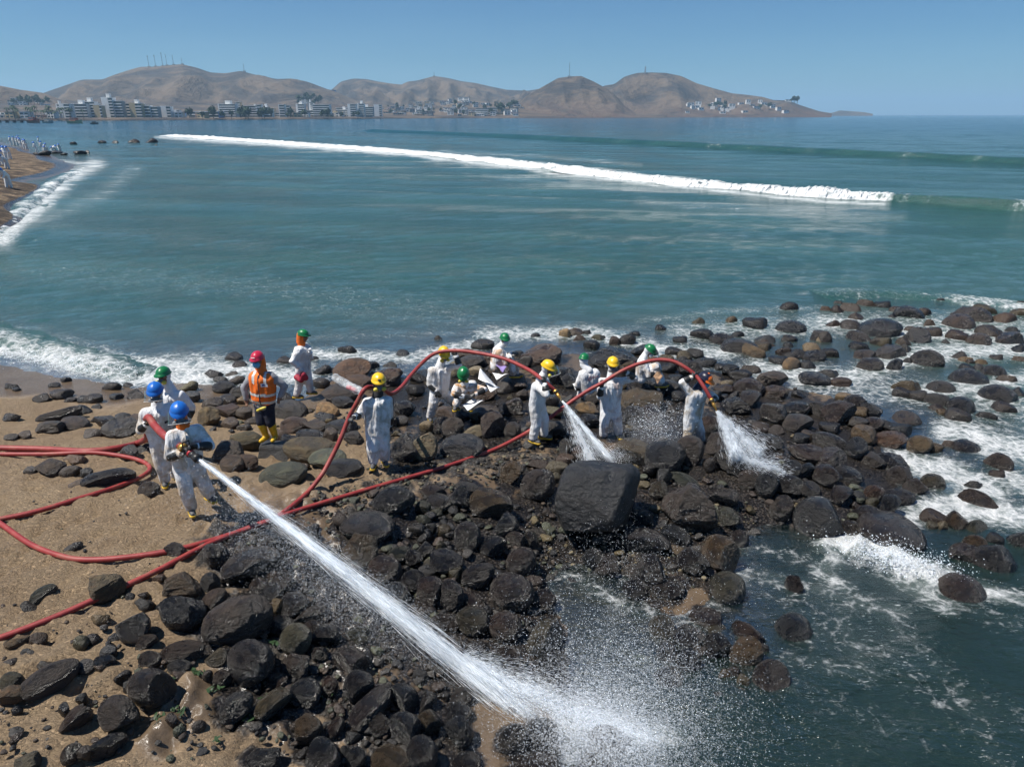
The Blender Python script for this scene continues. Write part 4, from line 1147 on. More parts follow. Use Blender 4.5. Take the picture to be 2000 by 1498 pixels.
# the big black boulder: a faceted block with a sloping top and a dark right flank
def hull_rock(name, pts, sub, seed, m, rnd=.06):
    bm = bmesh.new()
    vs_ = [bm.verts.new(q) for q in pts]
    bmesh.ops.convex_hull(bm, input=vs_)
    loose = [q for q in bm.verts if not q.link_faces]
    bmesh.ops.delete(bm, geom=loose, context='VERTS')
    bmesh.ops.bevel(bm, geom=list(bm.edges), offset=rnd, segments=2, affect='EDGES', profile=.6)
    bmesh.ops.triangulate(bm, faces=bm.faces[:])
    for _ in range(sub):
        bmesh.ops.subdivide_edges(bm, edges=[e for e in bm.edges if e.calc_length() > .07], cuts=1, use_grid_fill=False)
        bmesh.ops.triangulate(bm, faces=bm.faces[:])
    bm.normal_update()
    V = np.array([q.co[:] for q in bm.verts]); Nn = np.array([q.normal[:] for q in bm.verts])
    V2 = V + Nn * (.055 * sines(V, seed + 4, 10, 2.5, 6) + .014 * sines(V, seed, 12, 5, 14) + .010 * sines(V, seed + 1, 18, 12, 40, True))[:, None]
    for q, w in zip(bm.verts, V2): q.co = w
    me = bpy.data.meshes.new(name); bm.to_mesh(me); bm.free()
    me.materials.append(m)
    return me
bb = at_z(1165, 985, .62)
k = 10.2 / FPX
def bpt(px, py, dy):   # corner of the block: pixel plus distance offset from its middle
    q = at_y(px, py, bb.y + dy)
    return (q.x - bb.x, q.y - bb.y, q.z - bb.z)
pts = [bpt(1088, 950, -.3), bpt(1118, 916, .1), bpt(1170, 901, .45), bpt(1232, 908, .45), bpt(1250, 925, .3), bpt(1226, 922, -.1), bpt(1196, 1012, -.62), bpt(1205, 1030, -.55),
       bpt(1222, 1008, .0), bpt(1078, 985, -.4), bpt(1096, 1042, -.5), bpt(1130, 1046, -.62), bpt(1195, 1040, -.6), bpt(1150, 925, -.12), bpt(1236, 1000, .5), bpt(1090, 1020, .5)]
o = bpy.data.objects.new('boulder', hull_rock('boulder', pts, 3, 77, M_ROCK, .05)); COL.objects.link(o)
o.location = bb; o.color = (.0085, .0088, .0095, .7)
o.data.polygons.foreach_set('use_smooth', np.ones(len(o.data.polygons), dtype=bool))
tag(o, 'very large black flat faced boulder, biggest rock of the shore', 'rock')
# the slate block the vest worker stands on
sb = at_y(536, 884, 11.55)
def spt(px, py, dy):
    q = at_y(px, py, 11.55 + dy)
    return (q.x - sb.x, q.y - sb.y, q.z - sb.z)
pts = [spt(507, 868, -.2), spt(510, 858, .22), spt(560, 857, .25), spt(572, 866, -.1), spt(570, 875, -.2), spt(503, 895, -.25), spt(509, 910, -.25), spt(560, 908, -.3), spt(574, 898, -.1), spt(574, 900, .3), spt(506, 900, .3)]
o = bpy.data.objects.new('boulder', hull_rock('boulder', pts, 2, 78, M_ROCK, .03)); COL.objects.link(o)
o.location = sb; o.color = (.036, .038, .040, .35)
o.data.polygons.foreach_set('use_smooth', np.ones(len(o.data.polygons), dtype=bool))
tag(o, 'flat topped slate block under the yellow boots of the vest worker', 'rock')

# seaweed scraps on the wet sand
v, f = [], []
r = random.Random(3)
for px, py, n in [(385, 1315, 10), (345, 1390, 10), (350, 1330, 5), (310, 1405, 8), (430, 1290, 6), (420, 1350, 8), (480, 1405, 6), (520, 1365, 6), (540, 1260, 8), (560, 1345, 6), (640, 1360, 8), (410, 1450, 3)]:
    for _ in range(n):
        g = hit_fast(px + r.uniform(-16, 16), py + r.uniform(-5, 5))
        a = r.uniform(0, 3.14); L = r.uniform(.015, .05); W = L * .35
        i = len(v)
        for s, w in ((-1, .3), (-.2, 1), (.5, .8), (1, .1)):
            x, y = g[0] + math.cos(a) * L * s, g[1] + math.sin(a) * L * s
            zt = g[2] + .024 + r.uniform(0, .018)
            v += [(x - math.sin(a) * W * w, y + math.cos(a) * W * w, zt), (x + math.sin(a) * W * w, y - math.cos(a) * W * w, zt)]
        for j in range(3): f.append((i + 2 * j, i + 2 * j + 1, i + 2 * j + 3, i + 2 * j + 2))
tag(link('seaweed', mesh('seaweed', v, f), plain('seaweed_green', (.018, .045, .012), .5)), 'scraps of green seaweed on the wet foreground sand', 'seaweed', kind='stuff')
# ================================================================== hoses and people
t = NT('red_hose')
p = t.pos()
n = t.noise(p, 5, 6, .65); n2 = t.noise(p, 60, 3)
c = t.mix(t.ramp(n, .3, .7), (.22, .022, .022), (.33, .040, .036))
c = t.mix(t.ramp(n, .50, .72, 0, .55), c, (.20, .115, .075))
c = t.mix(t.ramp(n2, .55, .75, 0, .35), c, (.12, .05, .04))
t.set(Base_Color=c, Roughness=.55, Normal=t.bump(n2, .25, .004))
M_HOSE = t.m
M_BRASS = plain('brass_fitting', (.55, .30, .07), .35, .2, 20, metallic=.7)
M_BLACK = plain('black_rubber', (.018, .018, .019), .45, .25, 14, .15)
M_REDF = plain('red_fitting', (.38, .02, .03), .35, .1, 10)
M_SKIN = plain('skin', (.22, .115, .072), .6, .1, 14)
M_RESP = plain('respirator_grey', (.17, .17, .175), .5, .1, 20)
M_FILT = plain('yellow_filter', (.62, .52, .07), .5, .15, 20)
M_GOG = plain('dark_goggles', (.012, .012, .014), .12, .1, 10)
M_BOOT_G = plain('grey_boot', (.085, .085, .085), .7, .25, 12, .2)
M_SOLE = plain('yellow_sole', (.62, .40, .03), .6, .2, 12)
M_BOOT_Y = plain('yellow_boot', (.66, .40, .025), .40, .18, 7)
M_ORANGE = plain('orange_fabric', (.78, .16, .015), .8, .12, 8, .2)
M_GREYCL = plain('grey_shirt', (.26, .265, .29), .9, .15, 7, .3)
M_NAVY = plain('navy_trousers', (.012, .014, .028), .9, .3, 9, .3)
M_REFL = plain('reflective_tape', (.62, .62, .60), .35, .08, 20)
M_PAPER = plain('white_sheet', (.80, .80, .79), .8, .05, 4)
M_BLUEM = plain('blue_mask', (.12, .42, .66), .8, .1, 12)
M_CLOTH = plain('dark_cloth', (.03, .03, .033), .9, .2, 9)
M_WCLOTH = plain('white_hood', (.72, .73, .74), .85, .08, 9, .2)
M_PRINTR = plain('red_print', (.55, .03, .05), .7, .1, 9)
M_PRINTB = plain('blue_print', (.02, .06, .28), .7, .1, 9)
def helmet_mat(name, col):
    t = NT(name)
    n = t.noise(t.obj(), 14, 5)
    t.set(Base_Color=t.mix(t.ramp(n, .55, .8, 0, .3), col, tuple(q * .55 for q in col)), Roughness=.38)
    t.bsdf.inputs['Coat Weight'].default_value = .25
    return t.m
HM = {'green': helmet_mat('green_plastic', (.006, .155, .045)), 'yellow': helmet_mat('yellow_plastic', (.80, .49, .012)), 'blue': helmet_mat('blue_plastic', (.012, .13, .50)),
      'red': helmet_mat('red_plastic', (.48, .012, .045)), 'orange': helmet_mat('orange_plastic', (.80, .17, .012)), 'navy': helmet_mat('navy_cloth', (.010, .010, .028))}
t = NT('clear_visor')
tr = t.new('BsdfTransparent'); tr.inputs[0].default_value = (.9, .93, .95, 1)
gl = t.new('BsdfGlossy'); gl.inputs['Roughness'].default_value = .05
fr = t.new('Fresnel'); fr.inputs['IOR'].default_value = 1.25
mx = t.new('MixShader'); t.put(mx.inputs[0], t.math('MULTIPLY_ADD', fr.outputs[0], .3, .012)); t.l.new(tr.outputs[0], mx.inputs[1]); t.l.new(gl.outputs[0], mx.inputs[2])
t.l.new(mx.outputs[0], t.out.inputs['Surface'])
M_VISOR = t.m
t = NT('plastic_bag')
tr = t.new('BsdfTransparent'); tr.inputs[0].default_value = (.93, .95, .96, 1)
df = t.bsdf; t.set(Base_Color=(.75, .78, .80), Roughness=.2)
mx = t.new('MixShader'); t.put(mx.inputs[0], t.ramp(t.noise(t.obj(), 9, 5), .3, .75, .12, .6)); t.l.new(tr.outputs[0], mx.inputs[1]); t.l.new(df.outputs[0], mx.inputs[2])
t.l.new(mx.outputs[0], t.out.inputs['Surface'])
M_BAG = t.m

def coverall_mat():
    t = NT('white_coverall')
    oi = t.new('ObjectInfo')
    p = t.pos()
    n1 = t.noise(p, 4.0, 6, .62, .6); n2 = t.noise(t.mapping(p, (1, 1, .45)), 14, 5, .6); n3 = t.noise(p, 1.7, 4, .6)
    c = t.mix(t.ramp(n3, .35, .65), (.72, .73, .75), (.82, .83, .84))
    st = t.math('MULTIPLY', t.ramp(n1, .43, .63), oi.outputs['Alpha'], clamp=True)
    c = t.mix(st, c, oi.outputs['Color'])
    c = t.mix(t.math('MULTIPLY', t.ramp(n2, .48, .7), t.math('MULTIPLY', oi.outputs['Alpha'], .5)), c, (.30, .22, .13))
    t.set(Base_Color=c, Roughness=.72)
    w = t.noise(t.mapping(p, (1.5, 1.5, .42), (.35, -.25, 0)), 10, 3, .5, .6)
    t.set(Normal=t.bump(t.math('ADD', t.ramp(w, .3, .7), t.math('MULTIPLY', n2, .15)), .38, .04))
    t.bsdf.inputs['Subsurface Weight'].default_value = 0
    return t.m
M_SUIT = coverall_mat()

# ---- small solid builders
def capsule(v, f, p0, p1, r0, r1, n=12):
    p0, p1 = np.array(p0, float), np.array(p1, float)
    d = p1 - p0; L = np.linalg.norm(d)
    d = d / L if L > 1e-6 else np.array([0, 0, 1.0])
    a = np.cross(d, [0, 0, 1.0] if abs(d[2]) < .9 else [1.0, 0, 0]); a /= np.linalg.norm(a); b = np.cross(d, a)
    rings = [(p0 - d * r0 * math.sin(x), r0 * math.cos(x)) for x in (1.2, .7, .3)] + [(p0, r0), (p1, r1)] + [(p1 + d * r1 * math.sin(x), r1 * math.cos(x)) for x in (.3, .7, 1.2)]
    i0 = len(v)
    for c, r in rings:
        for k in range(n):
            t_ = 2 * math.pi * k / n
            v.append(tuple(c + (a * math.cos(t_) + b * math.sin(t_)) * r))
    for j in range(len(rings) - 1):
        for k in range(n):
            f.append((i0 + j * n + k, i0 + j * n + (k + 1) % n, i0 + (j + 1) * n + (k + 1) % n, i0 + (j + 1) * n + k))
    f.append(tuple(i0 + k for k in reversed(range(n))))
    f.append(tuple(i0 + (len(rings) - 1) * n + k for k in range(n)))

def ellip(v, f, c, ax, n=14):
    """ellipsoid: ax = 3 half-axis vectors"""
    c = np.array(c, float); A = [np.array(q, float) for q in ax]
    i0 = len(v)
    m = 8
    for j in range(m + 1):
        th = math.pi * (j + .15) / (m + .3) - math.pi / 2
        for k in range(n):
            t_ = 2 * math.pi * k / n
            v.append(tuple(c + A[0] * math.cos(th) * math.cos(t_) + A[1] * math.cos(th) * math.sin(t_) + A[2] * math.sin(th)))
    for j in range(m):
        for k in range(n):
            f.append((i0 + j * n + k, i0 + j * n + (k + 1) % n, i0 + (j + 1) * n + (k + 1) % n, i0 + (j + 1) * n + k))
    f.append(tuple(i0 + k for k in reversed(range(n))))
    f.append(tuple(i0 + m * n + k for k in range(n)))

WORK = bpy.data.scenes.new('workbench')            # a side scene, so that each join only evaluates one object
def work_graph():
    with bpy.context.temp_override(scene=WORK, view_layer=WORK.view_layers[0]):
        return bpy.context.evaluated_depsgraph_get()
def fuse(name, v, f, voxel, smooth=3, wrinkle=0.0, seed=0, fac=.5):
    """join overlapping solids into one continuous skin"""
    me = mesh('tmp', v, f)
    o = bpy.data.objects.new('tmp', me); WORK.collection.objects.link(o)
    m = o.modifiers.new('r', 'REMESH'); m.mode = 'VOXEL'; m.voxel_size = voxel
    if smooth:
        s = o.modifiers.new('s', 'SMOOTH'); s.iterations = smooth; s.factor = fac
    dg = work_graph()
    ev = o.evaluated_get(dg)
    out = bpy.data.meshes.new_from_object(ev)
    bpy.data.objects.remove(o); bpy.data.meshes.remove(me)
    out.name = name
    if wrinkle and len(out.vertices):
        n = len(out.vertices)
        P = np.empty(n * 3, np.float32); out.vertices.foreach_get('co', P); P = P.reshape(-1, 3).astype(float)
        Nn = np.empty(n * 3, np.float32); out.vertices.foreach_get('normal', Nn); Nn = Nn.reshape(-1, 3)
        w = P + .03 * np.stack([sines(P, seed + 5 + k, 5, 6, 14) for k in range(3)], 1)
        d = sines(w * [1, 1, .35], seed, 9, 14, 32, True) * .65 + sines(w * [.6, .6, 1.5], seed + 1, 7, 14, 30, True) * .45
        P = P + Nn * (d * wrinkle)[:, None]
        out.vertices.foreach_set('co', P.astype(np.float32).ravel())
        out.update()
    return out

def ik(a, c, l1, l2, pole):
    a, c, pole = Vector(a), Vector(c), Vector(pole)
    d = c - a
    L = d.length
    s = max(1.0, L / (l1 + l2) * 1.004)
    l1, l2 = l1 * s, l2 * s
    x = (l1 * l1 - l2 * l2 + L * L) / (2 * L)
    h = math.sqrt(max(l1 * l1 - x * x, 0))
    u = d / L
    pp = pole - u * pole.dot(u)
    if pp.length < 1e-4: pp = Vector((0, 0, -1)) - u * (-u.z)
    return a + u * x + pp.normalized() * h

def local(me, origin):
    me.transform(Matrix.Translation(-Vector(origin)))
    return me

def hand_solid(v, f, wrist, arm_dir, grip_axis, scale=1.0, fat=0.0, curl=1.0):
    """palm, four bent fingers of different lengths and a thumb leaving the palm's side"""
    d = Vector(arm_dir).normalized()
    ax = Vector(grip_axis); ax = (ax - d * ax.dot(d))
    ax = ax.normalized() if ax.length > .05 else d.orthogonal().normalized()
    nrm = d.cross(ax).normalized()                    # palm side
    if nrm.z > 0.2: nrm = -nrm
    w = Vector(wrist)
    k = scale
    pal = w + d * .085 * k
    capsule(v, f, w, w + d * .03 * k, .030 * k + fat, .032 * k + fat)
    for s in (-.024, -.008, .008, .024):
        capsule(v, f, w + d * .02 * k + ax * s * .8 * k, pal + ax * s * k, .017 * k + fat, .015 * k + fat, 8)
    for s, L in ((-.030, .062), (-.010, .076), (.010, .080), (.030, .070)):
        b0 = pal + ax * s * k
        b1 = b0 + (d * .80 + nrm * .45 * curl) * L * .5 * k
        b2 = b1 + (d * .25 + nrm * .95 * curl) * L * .38 * k
        b3 = b2 + (-d * .45 * curl + nrm * .7) * L * .3 * k
        capsule(v, f, b0, b1, .0105 * k + fat, .0098 * k + fat, 8)
        capsule(v, f, b1, b2, .0098 * k + fat, .0092 * k + fat, 8)
        capsule(v, f, b2, b3, .0092 * k + fat, .0080 * k + fat, 8)
    t0 = w + d * .03 * k - ax * .028 * k
    t1 = t0 + (d * .5 - ax * .75 + nrm * .5) * .045 * k
    t2 = t1 + (d * .75 + nrm * .6) * .032 * k
    capsule(v, f, t0, t1, .014 * k + fat, .012 * k + fat, 8)
    capsule(v, f, t1, t2, .012 * k + fat, .009 * k + fat, 8)

def hat_mesh(peak=True, cap=False):
    """hard hat around the origin, facing +y"""
    v, f = [], []
    n, m = 28, 8
    for j in range(m + 1):
        th = math.pi / 2 * j / m
        for k in range(n):
            a = 2 * math.pi * k / n
            rid = 1 + .035 * math.exp(-(math.sin(a) * math.cos(th) / .12) ** 2) * (1 if not cap else 0)
            v.append((math.sin(a) * math.cos(th) * .118, math.cos(a) * math.cos(th) * .142, (math.sin(th) * .118 * rid)))
    i1 = len(v)
    for k in range(n):                                # brim with a longer peak in front
        a = 2 * math.pi * k / n
        fr_ = max(0, math.cos(a)) ** 2 * (.052 if peak else .0) + .018
        v.append((math.sin(a) * (.118 + fr_ * .6), math.cos(a) * (.142 + fr_), -.010 - .008 * max(0, math.cos(a)) ** 2))
    i2 = len(v)
    for k in range(n):
        x, y, z = v[i1 + k]; v.append((x * .97, y * .97, z - .008))
    for j in range(m):
        for k in range(n): f.append((j * n + k, j * n + (k + 1) % n, (j + 1) * n + (k + 1) % n, (j + 1) * n + k))
    for k in range(n):
        f.append((i1 + k, i1 + (k + 1) % n, (k + 1) % n, k)); f.append((i2 + k, i2 + (k + 1) % n, i1 + (k + 1) % n, i1 + k))
    return mesh('hard_hat', v, [q[::-1] for q in f])

def visor_mesh(z0=.0, z1=-.16, ang=.95, tilt=.0):
    v, f = [], []
    n, m = 17, 5
    for j in range(m):
        s = j / (m - 1)
        for k in range(n):
            a = -ang + 2 * ang * k / (n - 1)
            rr_ = .158 + .020 * s
            v.append((math.sin(a) * rr_, math.cos(a) * rr_ * 1.02 + tilt * s, z0 + (z1 - z0) * s))
    f = [tuple(q) for q in grid_faces(m, n)]
    me = mesh('visor', v, f)
    return me

def frame_m(o, z, yv):
    """matrix with local y = yv (facing), local z = up z"""
    y = Vector(yv).normalized(); z = Vector(z); x = y.cross(z).normalized(); z = x.cross(y)
    return Matrix(((x.x, y.x, z.x, o[0]), (x.y, y.y, z.y, o[1]), (x.z, y.z, z.z, o[2]), (0, 0, 0, 1)))

def put_mesh(name, me, m, parent, mw):
    """mesh given in a local frame -> part of a thing (mesh kept at the thing's origin)"""
    me = me.copy()
    me.transform(Matrix.Translation(-parent.location) @ mw)
    me.materials.clear(); me.materials.append(m)
    return link(name, me, None, parent)

def solid_part(name, v, f, voxel, m, parent, smooth=2, wrinkle=0.0, seed=0):
    me = fuse(name, v, f, voxel, smooth, wrinkle, seed)
    me.materials.clear(); me.materials.append(m)
    return link(name, local(me, parent.location), None, parent)

def band(src, name, m, parent, keep, off=.006, origin=None):
    """tape or patch lying on a garment: the garment's own faces, lifted a few millimetres"""
    me = src.data
    bm = bmesh.new(); bm.from_mesh(me); bm.normal_update()
    o = Vector(origin if origin is not None else parent.location)
    kill = [q for q in bm.faces if not keep(q.calc_center_median() + o, q.normal)]
    bmesh.ops.delete(bm, geom=kill, context='FACES')
    for q in bm.verts: q.co += q.normal * off
    out = bpy.data.meshes.new(name); bm.to_mesh(out); bm.free()
    if not len(out.polygons): return None
    out.materials.clear(); out.materials.append(m)
    return link(name, out, None, src)

def text_part(name, txt, size, m, parent, mw):
    cu = bpy.data.curves.new('t', 'FONT'); cu.body = txt; cu.size = size; cu.align_x = 'CENTER'; cu.align_y = 'CENTER'; cu.extrude = .0008
    ob = bpy.data.objects.new('t', cu); WORK.collection.objects.link(ob)
    dg = work_graph()
    me = bpy.data.meshes.new_from_object(ob.evaluated_get(dg))
    bpy.data.objects.remove(ob)
    return put_mesh(name, me, m, parent, mw)

def person(S):
    Y = S['Y']
    J = lambda k, d=0: at_y(S[k][0], S[k][1], Y + (S[k][2] if len(S[k]) > 2 else d))
    yaw = math.radians(S['yaw'])
    fw = Vector((math.sin(yaw), -math.cos(yaw), 0)); sd = Vector((math.cos(yaw), math.sin(yaw), 0))
    hyaw = math.radians(S.get('hyaw', S['yaw'])); hp = math.radians(S.get('hpitch', 10))
    hf = Vector((math.sin(hyaw) * math.cos(hp), -math.cos(hyaw) * math.cos(hp), -math.sin(hp)))
    head = J('head'); sh = J('sh'); pel = J('pel')
    feet = {s: J('foot_' + s) for s in 'pm'}
    base = (feet['p'] + feet['m']) / 2
    root = empty('person', base)
    tag(root, S['label'], 'person', None)
    up = (sh - pel).normalized()
    big = S.get('big', 1.0)
    sp_ = {'p': sh + sd * .165 - up * .02, 'm': sh - sd * .165 - up * .02}
    hip = {'p': pel + sd * .085, 'm': pel - sd * .085}
    hand = {s: J('hand_' + s) for s in 'pm'}
    elb, wri, kne, ank = {}, {}, {}, {}
    for s, g in (('p', 1), ('m', -1)):
        pole = sd * g * .6 - fw * .5 + Vector((0, 0, -.8))
        if 'elb_' + s in S: pole = J('elb_' + s) - (sp_[s] + hand[s]) / 2
        elb[s] = ik(sp_[s], hand[s], .30, .28, pole)
        d = (hand[s] - elb[s]).normalized()
        wri[s] = hand[s] - d * .075
        ank[s] = feet[s] + Vector((0, 0, .085))
        kp = fw + sd * g * .15
        if 'knee_' + s in S: kp = J('knee_' + s) - (hip[s] + ank[s]) / 2
        hp_ = hip[s] - up * .04
        stand = 'seat' not in S
        dl_ = (ank[s] - hp_).length
        l1_, l2_ = (.43, .41) if not stand else (min(.43, dl_ * .52), min(.41, dl_ * .495))
        kne[s] = ik(hp_, ank[s], l1_, l2_, kp)
    grip = S.get('grip', {})
    hs = frame_m(head, Vector((0, 0, 1)), hf)
    hx, hy, hz = (hs.to_3x3() @ Vector(q) for q in ((1, 0, 0), (0, 1, 0), (0, 0, 1)))
    # -- body: one continuous figure
    v, f = [], []
    ellip(v, f, head + hz * .015, (hx * .078, hy * .095, hz * .112))
    ellip(v, f, head - hz * .05 + hy * .025, (hx * .058, hy * .068, hz * .065))
    capsule(v, f, head + hy * .092 + hz * .005, head + hy * .108 - hz * .022, .010, .015, 8)           # nose
    for g in (-1, 1): ellip(v, f, head + hx * .08 * g - hz * .005, (hx * .012, hy * .022, hz * .032), 8)   # ears
    capsule(v, f, sh + up * .02, head - hz * .06, .058, .055)
    for s in 'pm':
        capsule(v, f, hip[s], sp_[s] - up * .05 - (sp_[s] - sh) * .35, .105, .095)
        capsule(v, f, sp_[s], elb[s], .048, .040); capsule(v, f, elb[s], wri[s], .040, .027)
        capsule(v, f, hip[s], kne[s], .078, .055); capsule(v, f, kne[s], ank[s], .052, .036)
        ga = grip.get(s, sd)
        hand_solid(v, f, wri[s], wri[s] - elb[s], ga, 1.0, 0, S.get('curl', 1.0))
    solid_part('body', v, f, .020, M_SKIN, root, 2)
    # -- clothes
    kind = S.get('wear', 'coverall')
    def torso(v, f, extra=0.0):
        for s in 'pm':
            top = sp_[s] - up * .05 - (sp_[s] - sh) * .22
            capsule(v, f, hip[s] - (hip[s] - pel) * .15, top, .128 * big + extra, .118 * big + extra)
        capsule(v, f, pel + fw * .02, sh - up * .10 + fw * .015, .135 * big + extra, .135 * big + extra)
        capsule(v, f, sp_['p'], sp_['m'], .080 + extra, .080 + extra)
    def sleeves(v, f, e=0.0, stop=1.0):
        for s in 'pm':
            capsule(v, f, sp_[s], elb[s], .082 + e, .070 + e)
            capsule(v, f, elb[s], elb[s].lerp(wri[s], .92 * stop), .070 + e, .056 + e)
    def legs(v, f, e=0.0, stop=.93):
        for s in 'pm':
            capsule(v, f, hip[s], kne[s], .122 * big + e, .104 + e)
            capsule(v, f, kne[s], kne[s].lerp(ank[s], stop), .104 + e, .088 + e)
    seed = int(S['head'][0])
    if kind == 'coverall':
        v, f = [], []
        torso(v, f); sleeves(v, f); legs(v, f)
        capsule(v, f, sh + up * .0, sh + up * .045, .085, .075)
        me_s = solid_part('coverall', v, f, .018, M_SUIT, root, 2, .0068, seed)
        me_s.color = (*S.get('stain', (.42, .30, .17)), S.get('dirt', .5))
        # front zip flap
        zf = band(me_s, 'zip_flap', M_SUIT, root, lambda c, nn: abs((c - sh).dot(sd)) < .022 and nn.dot(fw) > .45 and (c - pel).dot(up) > -.02 and (c - sh).dot(up) < -.0, .006)
        if zf: zf.color = me_s.color
        if S.get('patch'):
            band(me_s, 'chest_label', M_CLOTH, root, lambda c, nn: .045 < (c - sh).dot(sd) < .115 and nn.dot(fw) > .4 and -.20 < (c - sh).dot(up) < -.165, .005)
    else:
        v, f = [], []
        torso(v, f); sleeves(v, f); capsule(v, f, sh, sh + up * .04, .075, .068)
        solid_part('shirt', v, f, .0165, M_GREYCL, root, 3, .007, seed)
        v, f = [], []
        legs(v, f, -.012, .22); capsule(v, f, hip['p'], hip['m'], .125, .125); capsule(v, f, pel, pel + up * .12, .128, .12)
        solid_part('trousers', v, f, .0165, M_NAVY, root, 3, .007, seed + 1)
        v, f = [], []
        for s in 'pm':
            capsule(v, f, pel + (hip[s] - pel) * .8 + up * .10, sp_[s] - up * .06 - (sp_[s] - sh) * .30, .155, .140)
        capsule(v, f, pel + up * .12 + fw * .03, sh - up * .10 + fw * .02, .158, .155)
        for s in 'pm': capsule(v, f, sh + (sp_[s] - sh) * .55 - up * .02, sh + (sp_[s] - sh) * .75 - up * .06, .085, .09)
        ve = solid_part('safety_vest', v, f, .0165, M_ORANGE, root, 3, .006, seed + 2)
        for h0 in (-.335, -.475):
            band(ve, 'reflective_strip', M_REFL, root, lambda c, nn, h0=h0: h0 - .026 < (c - sh).dot(up) < h0 + .026, .005)
        for g in (-1, 1):
            band(ve, 'reflective_strip', M_REFL, root, lambda c, nn, g=g: .085 < g * (c - sh).dot(sd) < .13 and (c - sh).dot(up) > -.14 and nn.dot(fw) > .05, .005)
            band(ve, 'pocket', M_ORANGE, root, lambda c, nn, g=g: .035 < g * (c - sh).dot(sd) < .15 and -.29 < (c - sh).dot(up) < -.19 and nn.dot(fw) > .4, .014)
            band(ve, 'pocket', M_ORANGE, root, lambda c, nn, g=g: .03 < g * (c - sh).dot(sd) < .19 and -.44 < (c - sh).dot(up) < -.375 and nn.dot(fw) > .3, .016)
        bd = band(ve, 'badge', M_PAPER, root, lambda c, nn: .04 < (c - sh).dot(sd) < .15 and -.165 < (c - sh).dot(up) < -.11 and nn.dot(fw) > .3, .008)
        band(ve, 'badge_print', M_PRINTB, root, lambda c, nn: .055 < (c - sh).dot(sd) < .125 and -.15 < (c - sh).dot(up) < -.128 and nn.dot(fw) > .3, .011)
        band(ve, 'zip', M_NAVY, root, lambda c, nn: abs((c - sh).dot(sd)) < .012 and nn.dot(fw) > .4, .006)
    # -- gloves and boots
    for s in 'pm':
        gm = S.get('glove', M_BLACK)
        if gm is not None:
            v, f = [], []
            hand_solid(v, f, wri[s], wri[s] - elb[s], grip.get(s, sd), 1.05, .006, S.get('curl', 1.0))
            gl_ = S.get('gaunt', .62)
            capsule(v, f, wri[s].lerp(elb[s], gl_), wri[s].lerp(elb[s], .25), .072, .058)
            capsule(v, f, wri[s].lerp(elb[s], .25), wri[s], .058, .040)
            solid_part('glove', v, f, .0115, gm, root, 2, .002, seed + 3)
        fd = fw + sd * (.18 if s == 'p' else -.18)
        if 'toe' in S: fd = Vector((S['toe'][0], S['toe'][1], 0))
        fd = Vector((fd.x, fd.y, 0)).normalized()
        q = feet[s]
        v, f = [], []
        bmat = S.get('boot', M_BOOT_G)
        capsule(v, f, q + Vector((0, 0, .045)) - fd * .06, q + Vector((0, 0, .040)) + fd * .10, .047, .042)
        capsule(v, f, q + Vector((0, 0, .05)) + fd * .03, q + Vector((0, 0, .042)) + fd * .13, .045, .036)
        capsule(v, f, q + Vector((0, 0, .06)) - fd * .03, (ank[s] if bmat is not M_BOOT_Y else ank[s].lerp(kne[s], .72)) + Vector((0, 0, .02)), .052, .056 if bmat is not M_BOOT_Y else .078)
        bo = solid_part('boot', v, f, .012, bmat, root, 2, .0015, seed)
        so = S.get('sole', M_SOLE)
        if so is not None:
            v, f = [], []
            capsule(v, f, q + Vector((0, 0, .016)) - fd * .06, q + Vector((0, 0, .016)) + fd * .125, .052, .047)
            me = fuse('sole', v, f, .012, 1)
            co = np.empty(len(me.vertices) * 3, np.float32); me.vertices.foreach_get('co', co); co = co.reshape(-1, 3)
            co[:, 2] = np.clip(co[:, 2], q.z - .004, q.z + .030); me.vertices.foreach_set('co', co.ravel()); me.update()
            me.materials.clear(); me.materials.append(so)
            ob = link('sole', local(me, root.location), None, bo)
    # -- head gear
    hood = S.get('hood', M_WCLOTH)
    if hood is not None:
        v, f = [], []
        ellip(v, f, head - hy * .032 + hz * .01, (hx * .104, hy * .100, hz * .122))
        capsule(v, f, head - hz * .09 - hy * .03, sh + up * .03 - fw * .015, .082, .090)
        if S.get('flap'):
            capsule(v, f, head - hy * .06 + hz * .02, head - hy * .07 - hz * .13, .105, .105)
        solid_part('hood', v, f, .0135, hood, root, 2, .003, seed + 9)
    hat = put_mesh('hard_hat', HAT if S['hat'] != 'navy' else HAT, HM[S['hat']], root, hs @ Matrix.Translation((0, -.012, .056)) @ Matrix.Scale(.93, 4) @ Matrix.Rotation(math.radians(S.get('hat_tilt', 0)), 4, 'X'))
    if S.get('hatband'):
        band(hat, 'reflective_patch', HM[S['hatband']], root, lambda c, nn: (c - head).dot(hy) > .055 or ((c - head).dot(hz) > .165 and (c - head).dot(hy) > -.02), .004)
    if S.get('hatprint'):
        hx0, hx1, hr_, hm_ = S['hatprint']
        v, f = [], []
        capsule(v, f, head + hx * hx0 + hy * .126 + hz * .088, head + hx * hx1 + hy * .124 + hz * .092, hr_, hr_, 8)
        me = mesh('hat_mark', v, f); me.materials.append(hm_)
        link('hat_mark', local(me, root.location), None, hat)
    if S.get('goggles', True):
        v, f = [], []
        for g in (-1, 1): ellip(v, f, head + hx * .033 * g + hy * .090 + hz * .022, (hx * .036, hy * .022, hz * .026), 10)
        capsule(v, f, head - hx * .08 + hy * .05 + hz * .022, head + hx * .08 + hy * .05 + hz * .022, .012, .012, 8)
        solid_part('goggles', v, f, .011, M_GOG, root, 1)
    mk = S.get('mask', 'resp')
